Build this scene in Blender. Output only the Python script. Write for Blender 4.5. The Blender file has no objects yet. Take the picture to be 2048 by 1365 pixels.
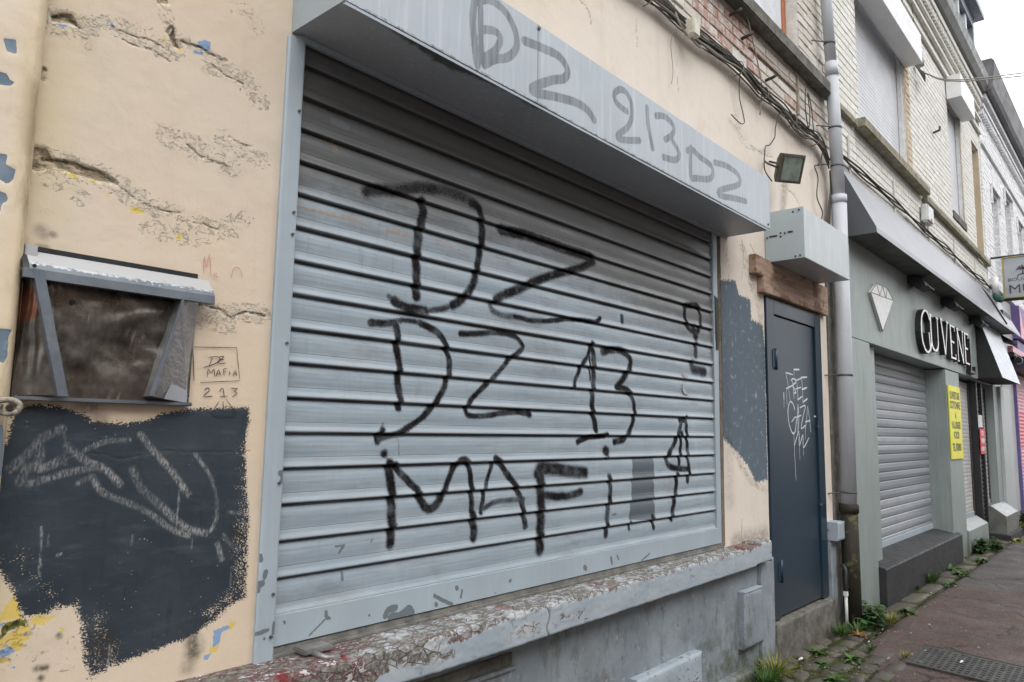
import bpy, bmesh, math, random
import numpy as np
from mathutils import Vector, Matrix
S = bpy.context.scene
R = math.radians
random.seed(7)
# ---------------------------------------------------------------- camera
cd = bpy.data.cameras.new("camera"); cam = bpy.data.objects.new("camera", cd)
S.collection.objects.link(cam); S.camera = cam
cd.lens = 1467.13/2048*36; cd.sensor_width = 36; cd.sensor_fit = 'HORIZONTAL'
cd.clip_start = 0.05; cd.clip_end = 2000
YAW, PITCH, ROLL = 0.849107, 0.120096, 0.0171587
fw = Vector((math.sin(YAW)*math.cos(PITCH), math.cos(YAW)*math.cos(PITCH), math.sin(PITCH)))
rt = Vector((math.cos(YAW), -math.sin(YAW), 0)); up = rt.cross(fw)
rt2 = rt*math.cos(ROLL)+up*math.sin(ROLL); up2 = -rt*math.sin(ROLL)+up*math.cos(ROLL)
mw = Matrix((rt2, up2, -fw)).transposed().to_4x4(); mw.translation = Vector((0, -2.0, 1.47))
cam.matrix_world = mw
# ---------------------------------------------------------------- sky and light (overcast)
W = bpy.data.worlds.new("World"); S.world = W; W.use_nodes = True
nt = W.node_tree; bg = nt.nodes['Background']
sky = nt.nodes.new('ShaderNodeTexSky'); sky.sky_type = 'NISHITA'; sky.sun_disc = False
SE, SR = R(52), R(200)
sky.sun_elevation = SE; sky.sun_rotation = SR; sky.air_density = 1.0; sky.dust_density = 4.0
hs = nt.nodes.new('ShaderNodeHueSaturation'); hs.inputs['Saturation'].default_value = 0.16
nt.links.new(sky.outputs[0], hs.inputs['Color'])
mx = nt.nodes.new('ShaderNodeMix'); mx.data_type = 'RGBA'; mx.inputs[0].default_value = 0.72   # cloud layer over the clear sky
nt.links.new(hs.outputs[0], mx.inputs[6]); mx.inputs[7].default_value = (8.6, 8.8, 9.1, 1)
nt.links.new(mx.outputs[2], bg.inputs[0])
bg.inputs[1].default_value = 0.15
sd = bpy.data.lights.new("sun", 'SUN'); sd.energy = 0.5; sd.angle = R(40); sd.color = (1.0, 0.97, 0.93)
sun = bpy.data.objects.new("sun", sd); S.collection.objects.link(sun)
sdir = Vector((math.sin(SR)*math.cos(SE), math.cos(SR)*math.cos(SE), math.sin(SE)))
sun.rotation_euler = sdir.to_track_quat('Z', 'Y').to_euler()
S.view_settings.view_transform = 'Standard'; S.view_settings.look = 'None'
S.view_settings.exposure = 0.92; S.view_settings.gamma = 1.0
SPRAY=[(0.026,0.72,[(1.516,2.281),(1.541,2.295),(1.596,2.311),(1.665,2.325),(1.755,2.364),(1.835,2.378)]),(0.03,0.35,[(1.522,2.281),(1.531,2.29)]),(0.028,0.62,[(1.755,2.36),(1.861,2.381),(1.941,2.386),(2.011,2.383),(2.055,2.369)]),(0.02,0.95,[(2.029,2.373),(2.07,2.362),(2.082,2.346),(2.095,2.295),(2.097,2.241),(2.079,2.14),(2.049,2.035),(1.984,1.965),(1.944,1.942)]),(0.014,0.7,[(1.944,1.942),(1.884,1.918),(1.804,1.902)]),(0.02,1,[(1.804,1.902),(1.741,1.899),(1.684,1.904),(1.656,1.916)]),(0.012,0.6,[(1.656,1.913),(1.63,1.931)]),(0.021,1,[(1.767,2.311),(1.778,2.27),(1.76,2.193),(1.753,2.086),(1.756,2.011),(1.759,1.95)]),(0.026,0.95,[(2.213,2.3),(2.303,2.307),(2.396,2.313),(2.501,2.311),(2.607,2.307),(2.735,2.306),(2.84,2.307),(2.882,2.292)]),(0.022,0.9,[(2.857,2.278),(2.791,2.244),(2.666,2.2),(2.504,2.144),(2.354,2.076),(2.234,2.025),(2.185,1.999)]),(0.016,0.6,[(2.185,1.999),(2.162,1.977),(2.171,1.951),(2.233,1.94),(2.309,1.944)]),(0.013,0.85,[(2.309,1.944),(2.394,1.941),(2.487,1.946),(2.587,1.961),(2.669,1.976),(2.798,1.989),(2.901,1.995),(2.943,2.017)]),(0.017,0.8,[(3.135,2.049),(3.139,2.024)]),(0.02,0.85,[(3.801,2.198),(3.88,2.212),(3.961,2.214),(3.991,2.146),(3.97,2.074),(3.894,2.063),(3.84,2.077),(3.799,2.131),(3.801,2.198)]),(0.034,0.85,[(3.913,2.071),(3.931,2.037)]),(0.026,0.85,[(3.929,1.983),(3.928,1.921)]),(0.034,0.8,[(3.883,1.862),(3.895,1.839),(4.033,1.831)]),(0.014,1,[(1.555,1.826),(1.613,1.831),(1.662,1.84)]),(0.012,0.8,[(1.662,1.843),(1.695,1.852),(1.747,1.855),(1.782,1.852)]),(0.015,1,[(1.782,1.852),(1.819,1.844),(1.875,1.824),(1.91,1.786),(1.936,1.725),(1.936,1.683),(1.92,1.641),(1.903,1.605),(1.867,1.562),(1.815,1.514)]),(0.013,0.95,[(1.815,1.514),(1.746,1.473),(1.68,1.446),(1.624,1.434),(1.605,1.42)]),(0.013,0.9,[(1.605,1.42),(1.606,1.44),(1.615,1.449),(1.626,1.462)]),(0.008,0.5,[(1.626,1.462),(1.627,1.481)]),(0.016,1,[(1.664,1.831),(1.676,1.803),(1.676,1.743),(1.69,1.686),(1.684,1.627),(1.699,1.576),(1.694,1.54)]),(0.014,0.9,[(1.991,1.837),(2.083,1.847),(2.191,1.863),(2.281,1.865),(2.317,1.857)]),(0.013,0.95,[(2.314,1.865),(2.35,1.839),(2.367,1.819),(2.341,1.796),(2.277,1.758),(2.224,1.707),(2.132,1.638),(2.061,1.584),(2.035,1.547),(2.052,1.521),(2.146,1.523),(2.266,1.538),(2.348,1.543),(2.413,1.536)]),(0.018,0.9,[(2.42,1.536),(2.423,1.538)]),(0.02,1,[(2.876,1.88),(2.889,1.816),(2.89,1.746),(2.886,1.667),(2.878,1.586),(2.899,1.518),(2.912,1.476)]),(0.014,0.9,[(2.872,1.885),(2.848,1.839),(2.832,1.814),(2.796,1.78),(2.768,1.74),(2.749,1.709),(2.734,1.673)]),(0.009,0.8,[(2.856,1.818),(2.861,1.711)]),(0.014,1,[(2.768,1.417),(2.799,1.428),(2.847,1.438),(2.946,1.445),(3.005,1.453)]),(0.021,0.9,[(2.965,1.854),(3.066,1.874),(3.162,1.867),(3.214,1.836),(3.205,1.791),(3.148,1.734),(3.098,1.696)]),(0.018,1,[(3.084,1.688),(3.167,1.682),(3.213,1.662),(3.242,1.622),(3.251,1.551),(3.217,1.487),(3.161,1.434),(3.071,1.417)]),(0.026,1,[(2.993,1.378),(3.001,1.373)]),(0.012,0.6,[(3.001,1.369),(3.014,1.342)]),(0.016,0.9,[(1.636,1.38),(1.639,1.38)]),(0.006,0.5,[(1.639,1.377),(1.66,1.348)]),(0.02,1,[(1.66,1.345),(1.667,1.289),(1.677,1.244),(1.676,1.182),(1.682,1.132),(1.676,1.071)]),(0.015,1,[(1.685,1.338),(1.711,1.312),(1.737,1.292),(1.791,1.248)]),(0.018,1,[(1.791,1.248),(1.814,1.211),(1.837,1.185),(1.864,1.179),(1.896,1.197),(1.922,1.232)]),(0.015,1,[(1.922,1.232),(1.935,1.251),(1.971,1.318),(2.019,1.35),(2.054,1.336),(2.072,1.252),(2.075,1.154)]),(0.021,1,[(2.081,1.14),(2.09,1.084),(2.087,1.053)]),(0.012,0.95,[(2.126,1.145),(2.145,1.221),(2.17,1.29),(2.21,1.352)]),(0.017,1,[(2.21,1.352),(2.244,1.331),(2.274,1.294),(2.333,1.24),(2.376,1.164),(2.398,1.07)]),(0.013,0.7,[(2.14,1.159),(2.209,1.18),(2.287,1.183),(2.385,1.181)]),(0.03,0.9,[(2.479,1.283),(2.506,1.304),(2.597,1.301),(2.716,1.287),(2.824,1.277)]),(0.03,1,[(2.493,1.287),(2.501,1.208),(2.503,1.107),(2.497,1.043),(2.496,0.968)]),(0.02,0.85,[(2.518,1.193),(2.599,1.18),(2.702,1.178),(2.794,1.191)]),(0.019,0.95,[(3.023,1.251),(3.034,1.203),(3.028,1.137),(3.006,1.07),(3.007,1.018),(2.994,0.98)]),(0.013,0.8,[(3.211,1.018),(3.201,0.989)]),(0.016,0.9,[(3.424,1.031),(3.438,0.976)]),(0.018,0.9,[(3.733,1.535),(3.803,1.542)]),(0.018,0.95,[(3.744,1.524),(3.709,1.457),(3.629,1.375),(3.573,1.322),(3.616,1.283),(3.728,1.269),(3.832,1.264)]),(0.018,1,[(3.798,1.553),(3.807,1.458),(3.816,1.334),(3.831,1.247),(3.813,1.2)]),(0.018,0.95,[(3.749,1.463),(3.73,1.374),(3.711,1.284)]),(0.022,1,[(3.693,1.238),(3.674,1.149),(3.64,1.057),(3.628,1.01)])]
PATCHQ=[[(3.236,1.343),(3.442,1.34),(3.445,1.122),(3.454,1.013),(3.197,1.034),(3.221,1.135)]]
BOXSPRAY=[(0.016,1,[(1.725,2.99),(1.715,2.899),(1.727,2.813),(1.742,2.741)]),(0.016,1,[(1.735,2.975),(1.788,3.007),(1.845,3.013),(1.904,2.992),(1.945,2.941),(1.946,2.886),(1.898,2.831),(1.832,2.797),(1.778,2.755)]),(0.016,0.8,[(1.765,2.882),(1.829,2.904),(1.858,2.889),(1.84,2.841),(1.786,2.785)]),(0.014,0.9,[(1.753,2.976),(1.756,2.871),(1.764,2.763)]),(0.018,1,[(1.993,2.937),(2.092,2.953),(2.209,2.964),(2.264,2.931),(2.246,2.885),(2.163,2.845),(2.051,2.773),(2.062,2.755),(2.188,2.786),(2.335,2.812),(2.413,2.804),(2.453,2.781)]),(0.015,1,[(2.711,2.908),(2.636,2.916),(2.607,2.948),(2.651,2.99),(2.711,2.995),(2.75,2.957),(2.749,2.887),(2.711,2.83),(2.636,2.771),(2.665,2.76),(2.82,2.805)]),(0.016,1,[(2.886,2.988),(2.894,2.909),(2.935,2.805)]),(0.016,1,[(2.97,2.976),(3.058,3.002),(3.139,2.982),(3.129,2.936),(3.056,2.884)]),(0.016,1,[(3.129,2.902),(3.192,2.856),(3.154,2.811),(3.037,2.79)]),(0.017,1,[(3.319,2.924),(3.315,2.776),(3.375,2.778),(3.542,2.824),(3.556,2.894),(3.419,2.905),(3.339,2.92),(3.279,2.897)]),(0.018,0.8,[(3.589,2.925),(3.748,2.95),(3.891,2.937),(3.888,2.882),(3.651,2.787),(3.649,2.756),(3.835,2.787),(3.984,2.808)])]
MARKER=[(0.0011,1,[(0.934,1.682),(1.06,1.692)]),(0.0011,1,[(1.06,1.694),(1.076,1.601)]),(0.0011,1,[(0.959,1.585),(1.076,1.597)]),(0.0011,1,[(0.932,1.684),(0.942,1.589)]),(0.0011,1,[(0.99,1.658),(0.983,1.635)]),(0.0011,1,[(0.979,1.657),(1.005,1.661),(1.012,1.654),(0.998,1.64),(0.965,1.627)]),(0.0011,1,[(1.009,1.66),(1.024,1.663),(1.006,1.643),(1.03,1.645)]),(0.0011,1,[(1.01,1.651),(1.025,1.655)]),(0.0011,1,[(0.979,1.603),(0.98,1.624),(0.989,1.614),(0.997,1.625),(1.0,1.605)]),(0.0011,1,[(1.004,1.605),(1.01,1.624),(1.017,1.608)]),(0.0011,1,[(1.006,1.612),(1.015,1.614)]),(0.0011,1,[(1.028,1.609),(1.025,1.627),(1.036,1.628)]),(0.0011,1,[(1.025,1.619),(1.034,1.62)]),(0.0011,1,[(1.043,1.622),(1.045,1.612)]),(0.0011,1,[(1.048,1.636),(1.049,1.635)]),(0.0011,1,[(1.055,1.61),(1.06,1.626),(1.066,1.611)]),(0.0011,1,[(1.056,1.616),(1.065,1.617)]),(0.0011,1,[(0.973,1.564),(0.981,1.571),(0.988,1.565),(0.972,1.548),(0.998,1.549)]),(0.0011,1,[(1.016,1.562),(1.026,1.573),(1.032,1.55)]),(0.0011,1,[(1.019,1.549),(1.043,1.551)]),(0.0011,1,[(1.05,1.574),(1.071,1.574),(1.06,1.566),(1.071,1.561),(1.056,1.549)]),(0.0011,1,[(1.018,1.535),(1.003,1.496),(1.071,1.495)]),(0.0011,1,[(1.039,1.542),(1.071,1.502)]),(0.0011,1,[(1.029,1.536),(1.033,1.509)])]
REDMARK=[(0.0009,1,[(0.948,1.893),(0.947,1.939),(0.955,1.911),(0.961,1.949),(0.97,1.888)]),(0.0009,1,[(0.989,1.9),(0.976,1.892),(0.994,1.888)]),(0.0009,1,[(1.031,1.895),(1.036,1.921),(1.054,1.925),(1.065,1.9)])]
CHALK=[(0.02,0.35,[(0.628,1.454),(0.58,1.424),(0.587,1.398),(0.586,1.358),(0.636,1.382)]),(0.02,0.25,[(0.529,1.36),(0.569,1.404)]),(0.02,0.25,[(0.549,1.33),(0.563,1.364)]),(0.016,0.4,[(0.571,1.324),(0.641,1.346),(0.722,1.36)]),(0.016,0.6,[(0.641,1.413),(0.686,1.376),(0.733,1.354),(0.771,1.315)]),(0.012,0.45,[(0.684,1.402),(0.732,1.423),(0.784,1.426)]),(0.012,0.45,[(0.672,1.32),(0.704,1.339)]),(0.015,0.5,[(0.71,1.328),(0.732,1.296),(0.796,1.266),(0.852,1.235),(0.91,1.191),(0.958,1.17)]),(0.018,0.5,[(0.8,1.352),(0.825,1.302),(0.884,1.249),(0.945,1.194),(1.006,1.171)]),(0.016,0.55,[(0.812,1.44),(0.851,1.395),(0.899,1.344),(0.95,1.279)]),(0.01,0.5,[(0.961,1.388),(1.007,1.329),(1.03,1.269),(1.034,1.21),(1.018,1.176)]),(0.01,0.35,[(1.068,1.225),(1.124,1.215)]),(0.012,0.4,[(1.056,1.161),(1.097,1.121)]),(0.014,0.5,[(1.042,1.139),(1.058,1.096)]),(0.005,0.5,[(0.603,1.223),(0.608,1.11)]),(0.004,0.4,[(0.619,1.204),(0.621,1.177)]),(0.005,0.4,[(0.812,1.184),(0.811,1.162)]),(0.004,0.5,[(0.966,1.175),(0.968,1.135)]),(0.005,0.5,[(0.925,1.292),(0.923,1.218)]),(0.004,0.5,[(1.088,1.069),(1.089,1.022)]),(0.005,0.9,[(0.777,0.922),(0.776,0.866)]),(0.005,0.25,[(0.633,1.444),(0.642,1.367)]),(0.007,0.9,[(0.642,1.154),(0.65,1.155)])]
DARK=[[(0.522,1.493),(0.56,1.511),(0.619,1.506),(0.663,1.492),(0.694,1.471),(0.78,1.47),(0.833,1.479),(0.866,1.497),(0.946,1.511),(1.111,1.521),(1.127,1.324),(1.145,1.201),(1.146,1.032),(1.15,0.969),(1.108,0.963),(1.071,0.943),(1.047,0.925),(0.972,0.899),(0.91,0.89),(0.825,0.876),(0.767,0.853),(0.738,0.849),(0.723,0.882),(0.713,0.979),(0.699,1.042),(0.657,1.034),(0.623,1.02),(0.583,1.022),(0.562,1.073),(0.538,1.114),(0.524,1.13),(0.493,1.251),(0.481,1.395),(0.516,1.419),(0.522,1.468)]]
BLUEP=[[(4.226,2.419),(4.444,2.449),(4.5,2.366),(4.671,2.358),(4.688,2.225),(4.869,2.212),(4.901,2.043),(4.89,1.165),(4.702,1.156),(4.576,1.272),(4.395,1.369),(4.19,1.46)]]
HOLE=[[(0.51,2.13),(0.541,2.132),(0.554,2.111),(0.57,2.111),(0.603,2.118),(0.638,2.112),(0.668,2.107),(0.707,2.089),(0.664,2.085),(0.605,2.088),(0.56,2.092),(0.524,2.072),(0.513,2.074)],[(0.522,2.47),(0.548,2.49),(0.568,2.494),(0.584,2.469),(0.563,2.47),(0.525,2.458)],[(0.766,2.637),(0.793,2.649),(0.798,2.633),(0.77,2.622)],[(0.806,2.544),(0.821,2.566),(0.826,2.538),(0.836,2.52),(0.822,2.517)]]
PEEL=[(0.03,0.8,[(0.525,2.467),(0.576,2.476),(0.661,2.505),(0.733,2.507),(0.804,2.496),(0.832,2.518)]),(0.022,0.8,[(0.827,2.516),(0.845,2.54),(0.917,2.538),(0.977,2.519),(1.04,2.5)]),(0.035,0.7,[(0.93,2.506),(1.04,2.5),(1.07,2.472),(1.095,2.453)]),(0.022,0.7,[(0.77,2.631),(0.803,2.584),(0.826,2.526)]),(0.03,0.45,[(0.969,2.721),(1.038,2.713),(1.074,2.684)]),(0.034,0.85,[(0.521,2.103),(0.594,2.102),(0.676,2.097)]),(0.03,0.8,[(0.676,2.097),(0.743,2.068),(0.813,2.047)]),(0.03,0.65,[(0.813,2.047),(0.911,2.035),(0.983,2.031),(1.067,2.081)]),(0.035,0.7,[(0.822,2.253),(0.876,2.25),(0.948,2.236),(1.008,2.221)]),(0.03,0.65,[(0.976,2.292),(1.066,2.276),(1.118,2.27)]),(0.03,0.5,[(0.528,2.057),(0.598,2.049),(0.632,2.03)]),(0.02,0.5,[(0.527,2.44),(0.587,2.438),(0.608,2.433)]),(0.028,0.95,[(0.94,1.796),(1.005,1.784),(1.067,1.796),(1.147,1.8)]),(0.03,0.7,[(0.955,1.764),(1.034,1.749)]),(0.03,0.6,[(0.794,1.99),(0.865,1.986),(0.927,1.99),(0.968,2.016),(1.033,2.035)]),(0.03,0.7,[(0.545,0.934),(0.587,0.992)]),(0.05,0.35,[(0.605,0.911),(0.699,0.925)]),(0.05,0.5,[(4.305,2.626),(4.369,2.443)]),(0.06,0.6,[(4.569,2.679),(4.678,2.495),(4.833,2.312),(4.891,1.87)]),(0.03,0.7,[(4.291,1.43),(4.394,1.353),(4.609,1.176),(4.844,1.101)]),(0.02,0.5,[(4.492,3.518),(4.645,3.427),(5.079,3.487)]),(0.02,0.3,[(2.159,3.227),(2.259,3.134)]),(0.02,0.3,[(4.282,3.891),(4.569,3.509)]),(0.02,0.4,[(5.074,3.41),(5.659,3.296)])]
CRACK=[(0.0035,1,[(0.527,2.47),(0.551,2.487),(0.565,2.488),(0.569,2.478),(0.586,2.469)]),(0.002,0.8,[(0.661,2.505),(0.697,2.503),(0.733,2.504),(0.765,2.505),(0.794,2.502)]),(0.002,0.8,[(0.69,2.476),(0.726,2.478),(0.772,2.478),(0.816,2.47)]),(0.003,1,[(0.84,2.539),(0.875,2.541),(0.911,2.541),(0.944,2.536),(0.976,2.538)]),(0.002,0.8,[(0.929,2.511),(0.979,2.493),(1.029,2.49)]),(0.0035,1,[(0.802,2.552),(0.815,2.574),(0.82,2.54),(0.834,2.524)]),(0.004,1,[(0.534,2.105),(0.569,2.115),(0.593,2.111),(0.621,2.105),(0.658,2.109),(0.676,2.102),(0.704,2.089)]),(0.002,0.8,[(0.704,2.089),(0.739,2.067),(0.776,2.052),(0.813,2.047),(0.871,2.046)]),(0.002,0.8,[(0.876,2.25),(0.902,2.232),(0.939,2.225),(0.976,2.223),(1.008,2.216)]),(0.002,0.8,[(0.997,2.309),(1.041,2.302),(1.076,2.302)]),(0.002,0.7,[(0.911,2.03),(0.947,2.033),(0.984,2.026)]),(0.003,1,[(0.94,1.802),(0.961,1.805),(0.983,1.797),(1.014,1.793),(1.046,1.776),(1.068,1.792),(1.095,1.8),(1.147,1.795)]),(0.005,1,[(0.519,2.328),(0.519,2.306)]),(0.004,0.8,[(2.734,3.57),(2.811,3.54),(2.832,3.489)]),(0.003,0.6,[(3.246,3.786),(3.26,3.546)]),(0.003,0.7,[(4.495,3.589),(4.552,3.486),(4.729,3.453),(4.987,3.452),(5.153,3.491)]),(0.003,0.7,[(3.697,3.84),(3.699,3.653),(3.725,3.446)]),(0.004,0.7,[(5.275,3.314),(5.553,3.289),(5.756,3.157)]),(0.004,0.8,[(4.691,2.738),(4.754,2.698),(4.836,2.661)]),(0.004,0.6,[(4.556,2.744),(4.581,2.613),(4.536,2.471)]),(0.003,0.6,[(4.393,3.902),(4.46,3.682),(4.569,3.509)]),(0.004,0.7,[(4.477,0.935),(4.468,0.753)]),(0.003,0.6,[(0.638,1.385),(0.7,1.392),(0.766,1.38),(0.808,1.385),(0.873,1.395),(0.954,1.391),(1.119,1.392)])]
BLUCHIP=[[(0.887,2.558),(0.907,2.574),(0.924,2.572),(0.922,2.545),(0.909,2.54),(0.89,2.547)],[(0.654,2.506),(0.661,2.512),(0.669,2.507),(0.662,2.5)],[(0.522,2.452),(0.553,2.461),(0.573,2.461),(0.546,2.453)],[(0.876,2.527),(0.907,2.534),(0.902,2.524),(0.879,2.52)],[(1.045,0.905),(1.089,0.913),(1.094,0.902),(1.069,0.897),(1.067,0.868),(1.048,0.862)],[(1.024,0.845),(1.047,0.849),(1.035,0.833),(1.024,0.833)],[(0.543,0.956),(0.561,0.96),(0.574,0.947),(0.558,0.942),(0.544,0.94)],[(0.587,0.984),(0.591,0.988),(0.596,0.98),(0.588,0.98)],[(0.566,0.915),(0.575,0.914),(0.579,0.907),(0.569,0.91)],[(0.538,1.015),(0.547,1.017),(0.543,1.009),(0.538,1.008)]]
YEL=[[(0.536,1.037),(0.548,1.056),(0.557,1.071),(0.564,1.07),(0.58,1.021),(0.561,1.019),(0.544,1.019),(0.538,1.015)],[(0.596,1.013),(0.61,1.021),(0.635,1.015),(0.651,1.011),(0.624,0.997),(0.596,1.003)],[(0.541,0.98),(0.586,1.006),(0.599,0.996),(0.596,0.972),(0.586,0.952),(0.572,0.944),(0.556,0.969),(0.542,0.961)],[(0.544,0.937),(0.561,0.936),(0.555,0.927),(0.546,0.924)],[(1.093,0.916),(1.111,0.916),(1.101,0.894),(1.09,0.903)],[(1.04,0.861),(1.064,0.864),(1.058,0.844),(1.034,0.846)],[(0.664,0.981),(0.672,0.98),(0.671,0.971),(0.665,0.974)],[(0.579,2.086),(0.603,2.089),(0.615,2.081),(0.596,2.075)],[(0.624,2.078),(0.652,2.084),(0.648,2.076)],[(0.739,2.031),(0.763,2.039),(0.778,2.028),(0.747,2.019)],[(0.675,2.057),(0.69,2.059),(0.684,2.046)],[(0.87,1.988),(0.884,1.994),(0.883,1.976),(0.871,1.973)],[(0.792,2.535),(0.796,2.534),(0.795,2.521)],[(0.832,2.518),(0.842,2.517),(0.838,2.503)]]
MOSS=[[(0.539,1.004),(0.559,1.017),(0.578,1.016),(0.596,1.011),(0.582,1.002),(0.554,0.993),(0.541,0.981)]]
PILCHIP=[[(0.418,2.348),(0.444,2.355),(0.447,2.321),(0.428,2.32)],[(0.41,2.265),(0.432,2.267),(0.438,2.255),(0.449,2.253),(0.441,2.241),(0.412,2.234)],[(0.426,2.075),(0.45,2.078),(0.447,2.054),(0.469,2.047),(0.464,2.02),(0.454,2.009),(0.431,2.019)],[(0.433,1.99),(0.454,1.987),(0.459,1.972),(0.449,1.961),(0.445,1.938),(0.438,1.935)],[(0.46,1.675),(0.494,1.677),(0.487,1.661),(0.489,1.614),(0.481,1.599),(0.467,1.603)],[(0.479,1.461),(0.495,1.461),(0.508,1.35),(0.489,1.34)]]
SOOT=[(0.022,0.85,[(0.993,0.887),(0.995,0.87),(0.992,0.858)]),(0.02,0.5,[(0.987,0.84),(0.981,0.825)]),(0.007,1,[(0.62,0.899),(0.638,0.897)]),(0.007,1,[(0.629,0.877),(0.631,0.875)]),(0.003,0.8,[(0.628,0.933),(0.629,0.934)]),(0.006,0.8,[(0.66,0.967),(0.663,0.963)]),(0.015,0.5,[(0.544,1.928),(0.551,1.922)]),(0.008,0.7,[(0.568,1.924),(0.571,1.923)]),(0.02,0.5,[(0.508,1.881),(0.509,1.828),(0.512,1.723)]),(0.01,0.6,[(0.541,1.885),(0.557,1.885)]),(0.02,0.6,[(0.681,1.513),(0.694,1.51)]),(0.02,0.5,[(0.668,1.505),(0.71,1.477)]),(0.03,0.6,[(0.76,0.929),(0.767,0.916)]),(0.02,0.6,[(1.098,1.163),(1.102,1.156)]),(0.03,0.25,[(0.475,1.752),(0.496,1.703),(0.512,1.619)]),(0.06,0.25,[(4.231,2.548),(4.311,1.067)]),(0.08,0.3,[(5.982,3.803),(6.369,3.387)]),(0.05,0.45,[(5.382,3.441),(5.29,3.126)]),(0.05,0.35,[(3.568,3.891),(6.158,3.769)]),(0.05,0.5,[(4.37,0.809),(4.827,0.811)])]
DOORTAG=[(0.008,1,[(5.426,1.945),(5.54,1.953)]),(0.0032,0.7,[(5.426,1.945),(5.435,1.903)]),(0.0064,1,[(5.268,1.912),(5.408,1.906)]),(0.0032,0.8,[(5.268,1.912),(5.305,1.835),(5.34,1.71)]),(0.0064,1,[(5.268,1.796),(5.402,1.827)]),(0.0032,0.7,[(5.276,1.793),(5.277,1.681)]),(0.0072,1,[(5.223,1.768),(5.222,1.712)]),(0.0032,0.7,[(5.222,1.712),(5.22,1.66)]),(0.0064,1,[(5.369,1.855),(5.388,1.873),(5.451,1.874),(5.458,1.85),(5.402,1.827),(5.462,1.776),(5.416,1.774)]),(0.004,0.8,[(5.388,1.873),(5.409,1.794),(5.418,1.73)]),(0.0064,1,[(5.469,1.868),(5.572,1.888)]),(0.004,0.8,[(5.478,1.875),(5.491,1.798),(5.494,1.723)]),(0.0064,1,[(5.454,1.803),(5.567,1.822)]),(0.0064,1,[(5.485,1.723),(5.58,1.754)]),(0.0072,1,[(5.563,1.894),(5.698,1.907)]),(0.004,0.8,[(5.579,1.906),(5.594,1.803),(5.594,1.7)]),(0.0072,1,[(5.575,1.806),(5.691,1.826)]),(0.0072,1,[(5.596,1.712),(5.694,1.742)]),(0.005600000000000001,0.9,[(5.424,1.647),(5.4,1.686),(5.349,1.707),(5.312,1.683),(5.29,1.629),(5.302,1.557),(5.342,1.499),(5.384,1.476),(5.425,1.5),(5.448,1.6),(5.355,1.558)]),(0.0048000000000000004,0.8,[(5.492,1.693),(5.475,1.601),(5.462,1.547)]),(0.0048000000000000004,0.9,[(5.492,1.693),(5.502,1.588),(5.475,1.487)]),(0.0064,1,[(5.456,1.594),(5.55,1.613)]),(0.005600000000000001,1,[(5.526,1.667),(5.622,1.687),(5.64,1.674),(5.597,1.618),(5.542,1.515),(5.628,1.54)]),(0.004,0.9,[(5.689,1.686),(5.662,1.592),(5.621,1.495)]),(0.004,0.8,[(5.689,1.686),(5.72,1.593),(5.74,1.489)]),(0.0064,1,[(5.63,1.564),(5.738,1.578)]),(0.005600000000000001,1,[(5.395,1.387),(5.494,1.494),(5.495,1.387),(5.575,1.471),(5.577,1.373),(5.697,1.448)]),(0.0048000000000000004,0.9,[(5.713,1.444),(5.716,1.443)]),(0.0032,0.7,[(5.393,1.48),(5.395,1.387),(5.403,1.216),(5.411,1.138)]),(0.0024000000000000002,0.6,[(5.495,1.387),(5.499,1.287)]),(0.0024000000000000002,0.6,[(5.577,1.373),(5.575,1.312)]),(0.0024000000000000002,0.5,[(5.471,1.547),(5.456,1.48)]),(0.0024000000000000002,0.5,[(5.628,1.495),(5.623,1.434)]),(0.005600000000000001,1,[(5.82,1.611),(5.915,1.61)]),(0.0048000000000000004,0.9,[(5.906,1.597),(5.909,1.587)])]
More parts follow.
